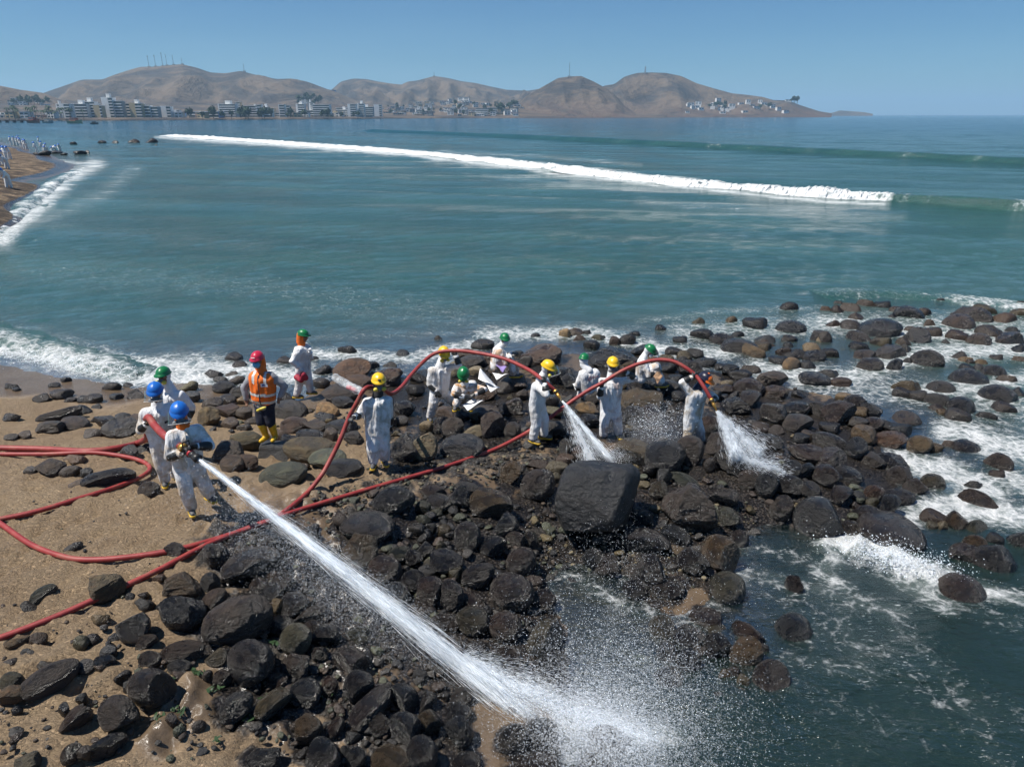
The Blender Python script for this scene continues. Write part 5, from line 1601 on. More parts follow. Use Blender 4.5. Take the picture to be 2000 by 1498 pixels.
    if mk == 'resp':
        v, f = [], []
        capsule(v, f, head + hy * .085 - hz * .055, head + hy * .118 - hz * .062, .048, .030)
        rs = solid_part('respirator', v, f, .012, S.get('maskm', M_RESP), root, 2)
        for g in (-1, 1):
            v, f = [], []
            a = head + hx * .052 * g + hy * .098 - hz * .070
            capsule(v, f, a, a + hx * .018 * g + hy * .006, .034, .034)
            me = fuse('filter', v, f, .011, 1); me.materials.clear(); me.materials.append(S.get('filt', M_FILT))
            link('filter', local(me, root.location), None, rs)
    elif mk:
        v, f = [], []
        ellip(v, f, head + hy * .075 - hz * .055, (hx * .066, hy * .050, hz * .062))
        solid_part('face_mask', v, f, .011, mk, root, 1)
    if S.get('visor'):
        vt = S['visor']
        mw = hs @ Matrix.Translation((0, .0, .05)) @ Matrix.Rotation(math.radians(vt), 4, 'X')
        vi = put_mesh('visor', VIS, M_VISOR, root, mw)
        # rim along the lower edge
        v, f = [], []
        P = [mw @ Vector((math.sin(a) * .178, math.cos(a) * .1816, -.16)) for a in np.linspace(-.95, .95, 12)]
        for a, b in zip(P[:-1], P[1:]): capsule(v, f, a, b, .0025, .0025, 6)
        me = mesh('visor_rim', v, f); me.materials.append(M_PAPER)
        link('visor_rim', local(me, root.location), None, vi)
    S.update(dict(root=root, W=dict(hand=hand, sh=sh, pel=pel, head=head, elb=elb, wri=wri, fw=fw, sd=sd, up=up)))
    return S
HAT = hat_mesh(); HAT.use_fake_user = False
VIS = visor_mesh()
HAT.materials.append(HM['green']); VIS.materials.append(M_VISOR)

STAIN_O = (.40, .20, .06)
STAIN_G = (.24, .23, .21)
PEOPLE = [
 dict(id='front', label='worker in front aiming the long water jet, blue helmet with raised visor', Y=8.6, yaw=40, hyaw=22, hpitch=12, head=(351, 808, -.05), sh=(360, 841), pel=(367, 908),
      hand_m=(362, 884, -.22), elb_m=(326, 872, -.12), hand_p=(373, 872, -.20), elb_p=(402, 858, .05), foot_p=(410, 976, .28), foot_m=(375, 1001, -.02), knee_m=(350, 950, -.35), knee_p=(402, 936, -.2),
      hat='blue', visor=30, hood=M_ORANGE, dirt=.75, patch=1, filt=M_RESP, gaunt=.8),
 dict(id='back', label='worker behind the jet holder carrying the thick hose, blue helmet', Y=9.75, yaw=30, hyaw=14, hpitch=10, head=(304, 767), sh=(308, 799), pel=(320, 866),
      hand_m=(291, 824, -.2), elb_m=(262, 832, 0), hand_p=(343, 848, -.25), elb_p=(350, 832, .1), foot_m=(324, 946, 0), foot_p=(346, 937, .25), hat='blue', visor=28, hood=M_WCLOTH, dirt=.6, patch=1, filt=M_RESP),
 dict(id='green3', label='worker in green helmet standing behind two blue helmeted workers', Y=10.9, yaw=-8, hyaw=-6, hpitch=0, head=(319, 735), sh=(334, 767), pel=(340, 826),
      hand_m=(318, 822), hand_p=(366, 826), foot_m=(332, 894), foot_p=(352, 892), hat='green', hood=M_WCLOTH, dirt=.2, patch=1),
 dict(id='vest', label='worker in orange safety vest, red helmet and yellow rubber boots', Y=11.6, yaw=-10, hyaw=-4, hpitch=2, head=(503, 704), sh=(512, 731), pel=(516, 788),
      hand_m=(482, 788, -.05), hand_p=(544, 783, -.05), elb_m=(475, 762), elb_p=(550, 758), foot_m=(519, 860, -.06), foot_p=(537, 859, .0), wear='vest', hat='red', hood=M_ORANGE, flap=1, mask=M_BLUEM, glove=None,
      boot=M_BOOT_Y, sole=None, curl=.5, hatprint=(-.01, .05, .007, M_PAPER)),
 dict(id='walk', label='worker walking at the water edge with orange neck flap and green helmet', Y=15.4, yaw=72, hyaw=78, hpitch=6, head=(593, 657), sh=(590, 678), pel=(592, 722), big=1.15,
      hand_m=(588, 721, -.25), elb_m=(581, 706, -.25), hand_p=(604, 683, -.05), elb_p=(606, 704, .2), foot_m=(580, 777, -.05), foot_p=(607, 769, .05), knee_m=(584, 752), knee_p=(604, 746), toe=(1, -.1),
      hat='green', hood=M_ORANGE, flap=1, dirt=.3, stain=(.34, .20, .08), gaunt=.2, mask=None, glove=M_WCLOTH),
 dict(id='resp', label='worker facing the camera with yellow helmet, respirator and hose over the shoulder', Y=10.5, yaw=12, hyaw=16, hpitch=0, head=(740, 748), sh=(737, 781), pel=(738, 843),
      hand_m=(687, 817, -.24), elb_m=(704, 806, .0), hand_p=(762, 838, .22), elb_p=(764, 806, .2), foot_m=(730, 911, -.08), foot_p=(752, 905, .05), hat='yellow', hood=M_CLOTH, dirt=.8, stain=(.34, .31, .26), hatprint=(-.012, .008, .016, M_CLOTH)),
 dict(id='shoulder', label='worker with yellow helmet bowed, lifting the red hose on the shoulder', Y=13.4, yaw=22, hyaw=20, hpitch=24, head=(867, 692), sh=(859, 719), pel=(858, 766),
      hand_p=(888, 688, -.05), elb_p=(892, 712, -.05), hand_m=(857, 770, -.18), elb_m=(846, 744, -.1), foot_m=(840, 821, -.05), foot_p=(890, 797, .25), knee_m=(850, 794, -.3), knee_p=(880, 778, -.1),
      hat='yellow', hood=M_WCLOTH, dirt=.4, stain=(.40, .28, .15), gaunt=.75, grip={'p': (1, 0, .1)}),
 dict(id='squat', seat=1, label='worker in green helmet crouching over white sheets and wiping stones', Y=13.1, yaw=4, hyaw=2, hpitch=34, head=(905, 732, -.14), sh=(908, 755, -.05), pel=(906, 782, .18),
      hand_m=(914, 776, -.36), elb_m=(890, 764, -.2), hand_p=(922, 773, -.36), elb_p=(936, 762, -.2), foot_m=(890, 799, -.05), foot_p=(917, 799, -.05), knee_m=(884, 781, -.5), knee_p=(926, 781, -.5),
      hat='green', hood=M_WCLOTH, dirt=1.0, stain=STAIN_O, patch=1, gaunt=.8),
 dict(id='sit9', seat=1, label='worker sitting on a rock at the water edge, green helmet turned back', Y=15.6, yaw=100, hyaw=20, hpitch=4, head=(986, 664), sh=(975, 682), pel=(968, 716), big=1.05,
      hand_m=(1003, 692, -.1), elb_m=(982, 702, -.2), hand_p=(1006, 690, .1), elb_p=(990, 700, .3), foot_m=(1003, 737, -.1), foot_p=(1008, 735, .15), knee_m=(1002, 712, -.1), knee_p=(1006, 711, .15), toe=(1, 0),
      hat='green', hood=M_WCLOTH, mask=M_WCLOTH, dirt=.8, stain=STAIN_O, gaunt=.8, back=('SACIM', .055)),
 dict(id='nozzle', label='worker with yellow helmet and clear face shield spraying rocks', Y=12.05, yaw=62, hyaw=52, hpitch=14, head=(1071, 720, -.05), sh=(1056, 745), pel=(1049, 790),
      hand_m=(1063, 741, -.24), elb_m=(1049, 766, -.2), hand_p=(1076, 754, -.1), elb_p=(1078, 768, .12), foot_m=(1041, 864, -.08), foot_p=(1062, 856, .12), hat='yellow', visor=30, hood=M_WCLOTH, dirt=.35, stain=(.42, .35, .24), gaunt=.5),
 dict(id='back11', seat=1, label='worker crouching with back turned and red lettering on white suit', Y=14.5, yaw=200, hyaw=155, hpitch=12, head=(1141, 704, .1), sh=(1150, 726), pel=(1154, 764), big=1.12,
      hand_p=(1129, 757, .2), elb_p=(1131, 745, .0), hand_m=(1158, 758, .5), elb_m=(1172, 748, .3), foot_p=(1131, 792, .2), foot_m=(1160, 790, .3), knee_p=(1126, 770, .5), knee_m=(1156, 768, .6), toe=(-.3, 1),
      hat='green', hood=M_WCLOTH, mask=M_WCLOTH, dirt=.3, stain=(.40, .28, .15), boot=M_BOOT_G, back=('SACIM', .075)),
 dict(id='hold', label='worker in yellow helmet facing camera, both hands on the arched hose', Y=12.7, yaw=-2, hyaw=2, hpitch=4, head=(1197, 713), sh=(1193, 743), pel=(1192, 793),
      hand_m=(1176, 750, -.2), elb_m=(1171, 772, -.05), hand_p=(1218, 724, -.12), elb_p=(1224, 752, .0), foot_m=(1178, 858, -.05), foot_p=(1208, 853, .0), hat='yellow', hood=M_WCLOTH, dirt=.75, stain=(.38, .24, .20), filt=M_RESP, gaunt=.7, grip={'m': (1, 0, .5), 'p': (1, 0, .4)}),
 dict(id='sit13', seat=1, label='worker in green helmet sitting sideways and scrubbing beneath the arched hose', Y=15.0, yaw=82, hyaw=60, hpitch=30, head=(1269, 686), sh=(1256, 704), pel=(1252, 736), big=1.1,
      hand_m=(1284, 724, -.1), elb_m=(1266, 724, -.2), hand_p=(1288, 722, .1), elb_p=(1276, 716, .2), foot_m=(1288, 756, -.1), foot_p=(1292, 754, .15), knee_m=(1280, 734, -.1), knee_p=(1284, 733, .15), toe=(1, 0),
      hat='green', hood=M_WCLOTH, mask=M_WCLOTH, dirt=.7, stain=(.36, .22, .10), gaunt=.8, back=('SACIM', .055)),
 dict(id='spray14', label='worker in dirty suit, navy hood with orange brow, spraying from overhead hose', Y=12.4, yaw=40, hyaw=48, hpitch=24, head=(1377, 743), sh=(1362, 764), pel=(1352, 818), big=1.08,
      hand_m=(1358, 733, -.05), elb_m=(1341, 764, -.1), hand_p=(1391, 786, -.15), elb_p=(1394, 772, .15), foot_m=(1338, 872, -.05), foot_p=(1368, 868, .1), hat='navy', hatband='orange', hood=HM['navy'], mask=M_BLUEM, dirt=.95, stain=(.45, .36, .25), gaunt=.55, boot=M_BLACK, sole=None, grip={'m': (.6, 0, -.7)}),
]
PP = {}
for S in PEOPLE:
    PP[S['id']] = person(S)
    if S.get('back'):
        W = S['W']
        q = W['sh'] - W['fw'] * .165 * S.get('big', 1) - W['up'] * .09
        mw = frame_m(q, W['up'], -W['fw']) @ Matrix.Rotation(math.pi, 4, 'Z') @ Matrix.Rotation(math.pi / 2, 4, 'X')
        text_part('back_print', S['back'][0], S['back'][1] * .75, M_PRINTR, S['root'], mw @ Matrix.Translation((.06, .01, 0)))
        text_part('back_emblem', 'O', S['back'][1] * 1.9, M_PRINTR, S['root'], mw @ Matrix.Translation((-.075, 0, 0)) @ Matrix.Rotation(-.3, 4, 'Z') @ Matrix.Scale(.6, 4, (1, 0, 0)))

# ---- hoses
def tube(path, r, n=14, wob=0.0, seed=1):
    path = np.array(path, float)
    tan = np.gradient(path, axis=0); tan /= np.linalg.norm(tan, axis=1)[:, None]
    v, f = [], []
    a = np.cross(tan[0], [0, 0, 1.0]); a /= np.linalg.norm(a)
    for i, (c, tg) in enumerate(zip(path, tan)):
        a = a - tg * a.dot(tg); a /= np.linalg.norm(a); b = np.cross(tg, a)
        rr_ = r * (1 + wob * math.sin(i * .9 + seed) * math.sin(i * .37))
        for k in range(n):
            t_ = 2 * math.pi * k / n
            v.append(c + (a * math.cos(t_) + b * math.sin(t_)) * rr_)
    m = len(path)
    for i in range(m - 1):
        for k in range(n): f.append((i * n + k, (i + 1) * n + k, (i + 1) * n + (k + 1) % n, i * n + (k + 1) % n))
    f.append(tuple(range(n))); f.append(tuple((m - 1) * n + k for k in reversed(range(n))))
    return mesh('tube', v, f)

def hose_pts(L, r):
    out = []
    for e in L:
        if len(e) == 2:                                  # lying on the ground
            h = hit(e[0], e[1], r * .9)
            out.append((h.x, h.y, h.z))
        elif e[2] == 'w': out.append(tuple(e[0]))
        else: out.append(tuple(at_y(e[0], e[1], e[2])))
    return out

def nozzle(name, tip, back, r, label, long=.42, ball=True):
    tip, back = Vector(tip), Vector(back)
    d = (tip - back).normalized()
    o = empty(name, back)
    def cyl(nm, a, b, r0, r1, m):
        v, f = [], []
        me = tube([np.array(d * a), np.array(d * ((a + b) / 2)), np.array(d * b)], 1.0, 16)
        co = np.empty(len(me.vertices) * 3, np.float32); me.vertices.foreach_get('co', co); co = co.reshape(-1, 3).astype(float)
        s = co @ np.array(d); ax = s[:, None] * np.array(d)
        rad = np.interp(s, [a, b], [r0, r1])
        co = ax + (co - ax) * rad[:, None]
        me.vertices.foreach_set('co', co.astype(np.float32).ravel()); me.update()
        return link(nm, me, m, o)
    L = (tip - back).length
    if ball:
        cyl('coupling', 0, L * .18, r * 1.12, r * 1.12, M_BRASS)
        cyl('valve_body', L * .18, L * .5, r * .75, r * .8, M_BLACK)
        cyl('ring', L * .5, L * .58, r * .95, r * .95, M_REDF)
        cyl('shaper', L * .58, L * .74, r * .8, r * .9, M_BLACK)
        cyl('bumper', L * .74, L, r * .95, r * 1.2, M_BLACK)
        sdv = d.orthogonal().normalized()
        upv = Vector((0, 0, 1)) - d * d.z; upv.normalize()
        v, f = [], []
        for s in (-1, 1):
            sv = d.cross(upv) * s * r * .9
            capsule(v, f, sv + d * L * .32, sv + d * L * .25 + upv * r * 2.4, .008, .008, 8)
        capsule(v, f, d.cross(upv) * r * .9 + d * L * .25 + upv * r * 2.4, -d.cross(upv) * r * .9 + d * L * .25 + upv * r * 2.4, .01, .01, 8)
        link('bail_handle', mesh('bail_handle', v, f), M_BLACK, o)
    else:
        cyl('coupling', 0, L * .3, r * 1.15, r * 1.05, M_BRASS)
        cyl('taper', L * .3, L, r * .95, r * .38, M_BRASS)
        cyl('collar', L * .12, L * .2, r * 1.3, r * 1.3, M_BLACK)
    tag(o, label, 'nozzle')
    return o

h = PP['front']; F = h['Y']
RA, RB = .052, .036
nt_front = at_y(388, 897, F - .36); nb_front = at_y(354, 872, F - .16)
A = hose_pts([(-420, 866), (-200, 870), (-60, 874), (80, 877), (170, 881), (235, 874), (272, 864)], RA)
A += hose_pts([(288, 853, 9.95), (284, 830, 9.78), (290, 815, 9.50), (303, 832, 9.25), (322, 851, 8.9), (340, 863, 8.55)], RA) + [tuple(nb_front)]
tag(link('fire_hose', tube(catmull(A, 130), RA, 16, .01), M_HOSE), 'thick red hose carried by the two blue helmeted workers', 'hose')
nozzle('hose_nozzle', nt_front, nb_front, RA, 'black and brass nozzle throwing the longest water jet')
W7, W10, W6 = PP['shoulder'], PP['nozzle'], PP['resp']
nt10 = at_y(1098, 783, 11.70); nb10 = at_y(1083, 762, 11.80)
B = hose_pts([(-420, 900), (-260, 894), (-130, 890), (-60, 888), (0, 887), (90, 887), (180, 884), (250, 893), (285, 905), (292, 918), (270, 934), (215, 955), (150, 975), (70, 999), (0, 1014), (-60, 1026), (-200, 1050), (-400, 1090)], RB)
tag(link('fire_hose', tube(catmull(B, 150), RB, 14, .01), M_HOSE), 'thin red hose making a tight loop on the sand', 'hose')
B = hose_pts([(-400, 905), (-200, 925), (-70, 976), (0, 1022), (60, 1063), (120, 1086), (170, 1093), (250, 1088), (350, 1072), (450, 1044), (520, 1020), (560, 996), (600, 962)], RB)
B += hose_pts([(628, 928, 9.85), (645, 898, 10.05), (663, 862, 10.20), (682, 815, 10.36), (698, 785, 10.36), (712, 760, 10.40), (728, 756, 10.62), (748, 760, 10.95), (764, 769, 11.3), (783, 757, 11.9), (805, 730, 12.6), (830, 704, 13.1), (853, 689, 13.25), (888, 685, 13.22), (930, 689, 13.05), (985, 701, 12.75), (1030, 721, 12.3), (1055, 738, 11.86), (1070, 751, 11.8)], RB) + [tuple(nb10)]
tag(link('fire_hose', tube(catmull(B, 330), RB, 14, .008), M_HOSE), 'red hose running over two yellow helmeted workers to the face shield worker', 'hose')
nozzle('hose_nozzle', nt10, nb10, RB, 'brass nozzle held by the worker with face shield', ball=False)
nt14 = at_y(1400, 803, 12.05); nb14 = at_y(1388, 778, 12.12)
C_ = hose_pts([(-400, 1390), (-200, 1320), (-60, 1268), (0, 1246), (100, 1208), (200, 1164), (300, 1118), (400, 1066), (480, 1033), (540, 1011), (600, 991), (700, 961), (800, 932), (880, 908), (960, 880)], RB)
C_ += hose_pts([(1020, 850, 12.0), (1075, 815, 12.25), (1115, 785, 12.4), (1150, 762, 12.45), (1176, 748, 12.46), (1197, 735, 12.5), (1218, 723, 12.55), (1250, 710, 12.6), (1285, 703, 12.62), (1315, 706, 12.55), (1340, 719, 12.45), (1360, 735, 12.35), (1375, 756, 12.2)], RB) + [tuple(nb14)]
tag(link('fire_hose', tube(catmull(C_, 330), RB, 14, .008), M_HOSE), 'long red hose rising in an arch over the right hand workers', 'hose')
nozzle('hose_nozzle', nt14, nb14, RB, 'brass nozzle spraying beside the rocky point', ball=False)

# ---- small things they use
def sheet(pts, label, m=M_PAPER, name='absorbent_sheet', cat='sheet'):
    a = [np.array(q) for q in pts]
    n = 8
    v = []
    for i in range(n):
        for j in range(n):
            s, t_ = i / (n - 1), j / (n - 1)
            q = (a[0] * (1 - s) + a[1] * s) * (1 - t_) + (a[3] * (1 - s) + a[2] * s) * t_
            v.append(q + np.array([0, 0, .02 * math.sin(s * 5) * math.cos(t_ * 4)]))
    top = len(v)
    v += [q - np.array([0, 0, .006]) for q in v]
    g = grid_faces(n, n)
    f = [tuple(q) for q in g] + [tuple(q[::-1] + top) for q in g]
    for k in range(n - 1):
        f += [(k, k + 1, k + 1 + top, k + top), ((k + 1) * n, k * n, k * n + top, (k + 1) * n + top), (k * n + n - 1, (k + 1) * n + n - 1, (k + 1) * n + n - 1 + top, k * n + n - 1 + top), ((n - 1) * n + k + 1, (n - 1) * n + k, (n - 1) * n + k + top, (n - 1) * n + k + 1 + top)]
    return tag(link(name, mesh(name, v, f), m), label, cat)
Yp = lambda *L: [tuple(at_y(*q)) for q in L]
sheet(Yp((938, 719, 13.9), (934, 738, 13.4), (965, 757, 13.1), (964, 748, 13.6)), 'stiff white sheet standing against rocks behind the crouching worker')
sheet(Yp((946, 746, 13.3), (958, 764, 13.0), (976, 758, 13.1), (966, 750, 13.5)), 'folded white sheet lying on rocks below the standing sheet')
sheet(Yp((961, 728, 14.3), (970, 740, 14.0), (992, 731, 14.2), (975, 730, 14.5)), 'small white sheet near the worker sitting at the water')
sheet(Yp((902, 792, 12.75), (914, 800, 12.55), (944, 783, 12.75), (925, 778, 12.95)), 'white sheet under the hands of the crouching worker')
sheet(Yp((1118, 750, 14.7), (1124, 760, 14.5), (1132, 750, 14.6), (1126, 747, 14.8)), 'white sheet beside the worker with red lettering')
sheet(Yp((968, 714, 15.35), (982, 726, 15.2), (990, 717, 15.3), (976, 710, 15.5)), 'purple cloth under the worker sitting at the water', plain('purple_cloth', (.26, .20, .45), .9), 'cloth', 'cloth')
sheet(Yp((1276, 735, 14.7), (1284, 748, 14.55), (1295, 736, 14.7), (1287, 722, 14.85)), 'oil stained brown pad in the hands of the sideways worker', plain('oily_pad', (.28, .17, .10), .8, .7, 14), 'cleaning_pad', 'pad')
def blob(name, pts, r, m, label, cat, vox=.012, wr=.004):
    v, f = [], []
    for a, b in zip(pts[:-1], pts[1:]): capsule(v, f, a, b, r, r * .9)
    c = np.array(pts).mean(0)
    me = fuse(name, v, f, vox, 2, wr, 5)
    me.materials.clear(); me.materials.append(m)
    o = link(name, local(me, c), None); o.location = c
    return tag(o, label, cat)
blob('rag_bundle', Yp((580, 737, 15.2), (588, 742, 15.1), (592, 732, 15.1), (597, 738, 15.15)), .075, plain('red_rag', (.33, .02, .045), .7, .4, 9, .3), 'red rag bundle in the hand of the walking worker', 'rags')
blob('respirator_mask', Yp((503, 802, 11.35), (509, 799, 11.3), (518, 796, 11.32)), .030, M_FILT, 'yellow respirator hanging from the belt of the vest worker', 'respirator')
bg = blob('plastic_bag', Yp((656, 738, 11.4), (668, 746, 11.2), (688, 756, 11.0), (704, 764, 10.85)), .085, M_BAG, 'clear plastic bag slung behind the respirator worker', 'bag', .014, .012)
blob('red_rag', Yp((680, 756, 11.1), (694, 762, 10.95)), .045, M_PRINTR, 'red rag inside the clear plastic bag', 'rag')

# ---- far beach workers: small, simple figures with the same build
def far_person(px, py, h, bend, col, label, yaw, Y=None):
    g = hit(px, py) if Y is None else at_y(px, py, Y)
    sc = h
    o = empty('person', g, yaw)
    v, f = [], []
    b = math.radians(bend)
    pel = Vector((0, 0, .9)); sh = pel + Vector((0, -math.sin(b), math.cos(b))) * .48; hd = sh + Vector((0, -math.sin(b * 1.1), math.cos(b * 1.1))) * .22
    for s in (-1, 1):
        capsule(v, f, pel + Vector((.09 * s, 0, 0)), Vector((.12 * s, .10 * s, .05)), .15, .11, 8)
        capsule(v, f, pel + Vector((.07 * s, 0, 0)), sh + Vector((.09 * s, 0, 0)), .18, .17, 8)
        el = sh + Vector((.22 * s, -.08, -.28)); capsule(v, f, sh + Vector((.17 * s, 0, 0)), el, .10, .085, 8)
        capsule(v, f, el, el + Vector((-.05 * s, -.2, -.16)), .08, .06, 8)
    capsule(v, f, sh, hd, .12, .13, 8)
    me = fuse('coverall', v, f, .04, 1)
    me.materials.clear(); me.materials.append(M_PAPER)
    ob = link('coverall', me, None, o)
    ht = link('hard_hat', HAT.copy(), None, o); ht.data.materials.clear(); ht.data.materials.append(HM[col])
    ht.location = hd + Vector((0, 0, .06)); ht.rotation_euler = (math.pi - b * .8 if False else 0, 0, math.pi); ht.scale = (1.5, 1.5, 1.5)
    o.scale = (sc / 1.72,) * 3
    return tag(o, label, 'person', 'distant workers on the far beach')
rr2 = random.Random(9)
for px, py, bend in [(18, 367, 45), (15, 330, 50), (6, 322, 20), (0, 324, 30), (13, 313, 25), (20, 312, 30), (2, 310, 10), (22, 284, 0), (29, 284, 10), (35, 285, 15), (40, 287, 10), (44, 289, 20), (48, 291, 15), (53, 292, 20), (37, 281, 5),
                     (72, 298, 20), (77, 284, 0), (84, 296, 10), (93, 300, 75), (103, 299, 70), (118, 297, 60), (88, 299, 40), (110, 300, 80)]:
    far_person(px, py, 1.75, bend, 'blue', 'white suited worker bending on the far curved beach' if bend >= 40 else 'white suited worker standing on the far curved beach', rr2.uniform(-2, 2))
# ================================================================== water jets, spray and haze
t = NT('water_drops')
t.set(Base_Color=(.60, .62, .64), Roughness=.3)
tl = t.new('BsdfTranslucent'); tl.inputs[0].default_value = (.60, .62, .64, 1)
mx = t.new('AddShader')
t.l.new(t.bsdf.outputs[0], mx.inputs[0]); t.l.new(tl.outputs[0], mx.inputs[1]); t.l.new(mx.outputs[0], t.out.inputs['Surface'])
M_DROP = t.m
t = NT('fine_mist')                                     # droplets too fine to see singly: soft, mostly clear
df = t.new('BsdfDiffuse'); df.inputs[0].default_value = (.62, .64, .66, 1)
tl = t.new('BsdfTranslucent'); tl.inputs[0].default_value = (.62, .64, .66, 1)
ad = t.new('AddShader'); t.l.new(df.outputs[0], ad.inputs[0]); t.l.new(tl.outputs[0], ad.inputs[1])
tr = t.new('BsdfTransparent'); mx = t.new('MixShader'); mx.inputs[0].default_value = .19
t.l.new(tr.outputs[0], mx.inputs[1]); t.l.new(ad.outputs[0], mx.inputs[2]); t.l.new(mx.outputs[0], t.out.inputs['Surface'])
M_MIST = t.m

def streak_mesh(name, c, d, l, w, r):
    """thin spindles: centre, direction, length, half thickness (arrays)"""
    n = len(c)
    d = d / np.linalg.norm(d, axis=1)[:, None]
    u = np.cross(d, r.normal(size=(n, 3))); u /= np.linalg.norm(u, axis=1)[:, None]
    w2 = np.cross(d, u)
    V = np.stack([c - d * l[:, None] / 2 + u * w[:, None], c - d * l[:, None] * .3 - u * w[:, None], c + d * l[:, None] * .3 + w2 * w[:, None], c + d * l[:, None] / 2 - w2 * w[:, None]], 1).reshape(-1, 3)
    F = np.array([(0, 1, 2), (0, 3, 1), (0, 2, 3), (1, 3, 2)])
    F = (F[None] + 4 * np.arange(n)[:, None, None]).reshape(-1, 3)
    return mesh(name, V, F)

def jet(name, p0, p1, r0, r1, label, n, sag=0.0, seed=1, width=(.002, .005), length=(.05, .25), power=.8, halo=.35, thin_end=0.0, clump=.6):
    """water thrown from p0 to p1: dense core, looser halo, ragged clumps"""
    p0, p1 = np.array(p0), np.array(p1)
    L = np.linalg.norm(p1 - p0); d = (p1 - p0) / L
    a = np.cross(d, [0, 0, 1.0]); a /= np.linalg.norm(a); b = np.cross(a, d)
    r = np.random.default_rng(seed)
    root = empty(name, Vector(p0))
    m = int(n * 1.9)
    s = r.random(m) ** power
    keep = 1 - clump * (.5 + .5 * np.sin(s * 31 + 2 * np.sin(s * 13 + seed))) * s
    if thin_end: keep *= 1 - sstep(1 - thin_end, 1.0, s)
    s = s[r.random(m) < keep][:n]
    m = len(s)
    R = r0 + (r1 - r0) * s ** .95
    q = np.where(r.random(m) < halo, np.abs(r.normal(size=m)) * .62, np.abs(r.normal(size=m)) * .26) * R
    ph = r.uniform(0, 6.283, m)
    off = a[None] * (np.cos(ph) * q)[:, None] + b[None] * (np.sin(ph) * q)[:, None]
    wig = .12 * R * np.sin(s * 26 + seed)
    c = d[None] * (s * L)[:, None] + off + b[None] * wig[:, None] * .5 - np.array([0, 0, 1.0])[None] * (sag * s * s)[:, None]
    dirs = d[None] * 1.0 + off / np.maximum(s * L, .15)[:, None] * .8 - np.array([0, 0, 1.0])[None] * (2 * sag * s / L)[:, None] + r.normal(size=(m, 3)) * .05
    c[:, 2] = np.maximum(c[:, 2], -p0[2] + .01)
    w = r.uniform(width[0], width[1], m) * (.55 + .45 * s); l = r.uniform(length[0], length[1], m) * (.6 + .4 * s)
    tag(link('streaks', streak_mesh('streaks', c, dirs, l, w, r), M_DROP, root, False), kind='stuff')
    tag(root, label, 'water jet')
    return root

def drops(name, c, ax, n, size, label, seed, stretch=1.0, sig=.5, m=None):
    """cloud of single drops"""
    r = np.random.default_rng(seed)
    A = np.array([tuple(q) for q in ax])
    g = r.normal(size=(n, 3)) * sig
    p = np.array(c)[None] + g @ A
    p[:, 2] = np.where(p[:, 2] < .02, r.uniform(.02, .35, n), p[:, 2])
    s = size[0] * (size[1] / size[0]) ** (r.random(n) ** 2.5)
    dv = r.normal(size=(n, 3)) * .6 + np.array([.7, -.3, .1]) * stretch
    o = p.mean(0)
    ob = link(name, streak_mesh(name, p - o, dv, s * 2.2 * (1 + stretch * .3), s, r), m or M_DROP, None, False)
    ob.location = o
    return tag(ob, label, 'spray', kind='stuff')

def core(parent, p0, p1, r0, r1, sag, end, seed):
    """the unbroken rope of water inside a jet"""
    p0, p1 = np.array(p0), np.array(p1)
    s = np.linspace(0, end, 70)
    path = (p1 - p0)[None] * s[:, None] - np.array([0, 0, 1.0])[None] * (sag * s * s)[:, None]
    me = tube(path, 1.0, 16)
    co = np.empty(len(me.vertices) * 3, np.float32); me.vertices.foreach_get('co', co); co = co.reshape(-1, 3).astype(float)
    c = np.repeat(path, 16, 0); q = co - c
    ss = np.repeat(s / end, 16)
    R = (r0 + (r1 - r0) * ss) * np.clip((1 - ss) * 4, .02, 1)
    L = np.repeat(s * np.linalg.norm(p1 - p0), 16)
    an = np.tile(np.arange(16) * 6.283 / 16, len(s))
    n_ = sines(np.stack([L * 2.2, np.cos(an) * 2.5, np.sin(an) * 2.5], 1), seed, 16, 1, 5)
    co = c + q * (R * (1 + .22 * n_ * (.3 + ss)))[:, None]
    me.vertices.foreach_set('co', co.astype(np.float32).ravel()); me.update()
    return link('core', me, M_DROP, parent)
imp = hit(1030, 1385, .05)
NF = 'long white water jet crossing the foreground onto wet rocks'
j1 = jet('water_jet', nt_front, imp, .022, .155, NF, 21000, .12, 3, (.0010, .0024), (.25, .75), .85, .25, 0, .45)
core(j1, nt_front, imp, .018, .052, .12, .62, 4)
drops('spray_drops', (np.array(nt_front) * .45 + np.array(imp) * .55) + np.array([0, 0, -.04]), (Vector(np.array(imp - nt_front) * .42), (.16, .2, 0), (0, 0, .17)), 16000, (.0025, .007), 'soft white veil around the long water jet', 25, 1.5, m=M_MIST)
g2 = hit(1330, 1500, .1)
jet('water_jet', imp + Vector((-.75, .52, .20)), g2, .14, .50, 'white spray fanning out where the long jet hits the stones', 23000, 0, 5, (.0010, .0024), (.03, .14), 1.25, .5, .5, .3)
drops('spray_drops', at_z(1220, 1365, .42), ((1.25, -.3, 0), (.2, 1.0, 0), (0, 0, .55)), 30000, (.003, .0085), 'fine white spray drifting over the inlet below the jet', 14, 0.4, m=M_MIST)
drops('spray_drops', at_z(1210, 1310, .5), ((1.2, -.2, 0), (.1, 1.3, 0), (0, 0, .55)), 5200, (.0022, .0050), 'bright single drops flying off the long jet', 4)
drops('spray_drops', at_z(1240, 1110, .5), ((1.2, -.1, 0), (0, 1.2, 0), (0, 0, .5)), 2200, (.002, .0045), 'scattered drops in front of the big black boulder', 5)
drops('spray_drops', at_z(1170, 1435, .32), ((.85, -.3, 0), (.2, .55, 0), (0, 0, .30)), 27000, (.003, .0095), 'dense white mist at the foot of the long jet', 24, .5, m=M_MIST)
ja, jb = np.array(nt_front), np.array(imp)
jm = ja + (jb - ja) * .45 + np.array([-.12, -.18, -.28])
jd = (jb - ja)
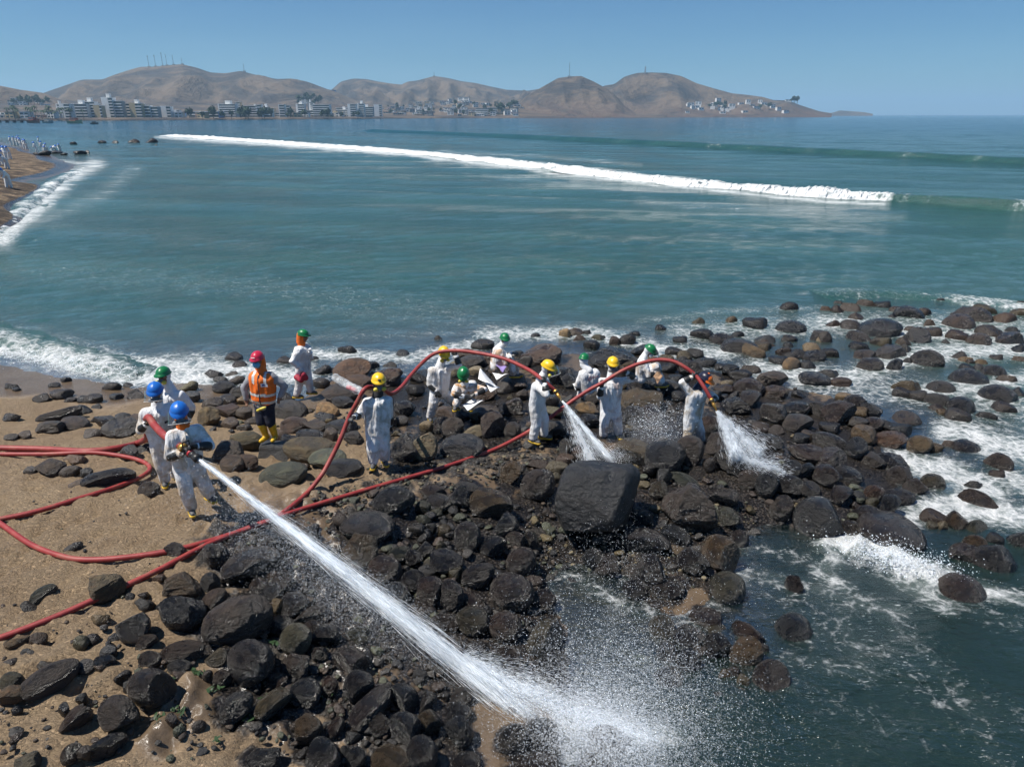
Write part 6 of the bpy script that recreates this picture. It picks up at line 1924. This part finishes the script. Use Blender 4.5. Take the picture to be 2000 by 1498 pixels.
drops('spray_drops', jm, (Vector(jd * .48), (.28, .30, 0), (0, 0, .30)), 14000, (.0025, .007), 'thin spray hanging under the long water jet', 15, .8, m=M_MIST)
i10 = hit(1190, 895, .15)
j2 = jet('water_jet', nt10, i10, .018, .075, 'narrow water jet from the face shield worker onto stones', 5200, .02, 7, (.0013, .003), (.12, .4), .9, .2)
core(j2, nt10, i10, .014, .030, .02, .85, 6)
jet('water_jet', nt10 + (i10 - nt10) * .05, i10 + Vector((-.30, -.05, -.02)), .04, .30, 'thin fan of spray hanging under the narrow jet', 3000, .06, 8, (.0010, .0022), (.03, .12), .7, .8, 0, .3)
drops('spray_drops', i10 + Vector((.08, -.05, .08)), ((.34, 0, 0), (0, .26, 0), (0, 0, .16)), 2200, (.0016, .0045), 'white burst where the narrow jet hits the stones', 16)
i14 = hit(1440, 890, .42)
jet('water_jet', nt14, i14, .022, .15, 'widening spray from the worker with the navy hood', 6000, .02, 9, (.0012, .0028), (.10, .3), .8, .6)
jet('water_jet', nt14, i14 + Vector((.42, .1, .0)), .03, .32, 'thin side fan of spray beside the navy hood worker', 3600, .02, 19, (.0010, .0022), (.04, .14), .75, .8)
jet('water_jet', i14 + Vector((-.1, .05, 0)), i14 + Vector((.95, -.35, -.20)), .14, .34, 'low spray skimming the stones of the rocky point', 4500, 0, 10, (.0012, .0028), (.02, .08), 1.2, .6, .6, .3)
sc_ = at_y(1285, 825, 12.1)
drops('spray_drops', sc_, ((.50, 0, -.12), (0, .3, 0), (.1, 0, .42)), 800, (.003, .008), 'splash of bright drops beside the yellow helmeted hose holder', 6, 1.5)
drops('spray_drops', sc_ + Vector((-.15, 0, -.15)), ((.6, 0, 0), (0, .35, 0), (0, 0, .42)), 5200, (.003, .008), 'pale splash mist between the two right hand hose workers', 17, m=M_MIST)
# spray thrown up by the wave on the stones
drops('spray_drops', at_z(1745, 1085, .25), ((.75, -.35, 0), (.1, .2, 0), (0, 0, .22)), 2200, (.003, .011), 'white splashes leaping from the wave in the inlet', 8, 1)
drops('spray_drops', at_z(130, 710, .15), ((2.4, -1.0, 0), (.1, .5, 0), (0, 0, .18)), 1800, (.004, .012), 'white splashes along the shore wave on the wet sand', 9)

# haze: the air over the whole bay
t = NT('haze_air')
t.n.remove(t.bsdf)
vol = t.new('VolumePrincipled')
vol.inputs['Color'].default_value = (.50, .76, 1.0, 1)
vol.inputs['Density'].default_value = .00013
vol.inputs['Anisotropy'].default_value = .1
vol.inputs['Density Attribute'].default_value = ''
t.m.cycles.homogeneous_volume = True
t.m.cycles.volume_sampling = 'DISTANCE'
t.l.new(vol.outputs[0], t.out.inputs['Volume'])
hz_ = boxes('haze', [(-16000, 16000, -60, 15500, -12, 300)], t.m)
tag(hz_, 'thin blue haze over the bay and the far hills', 'haze', kind='stuff')
bpy.data.scenes.remove(WORK)
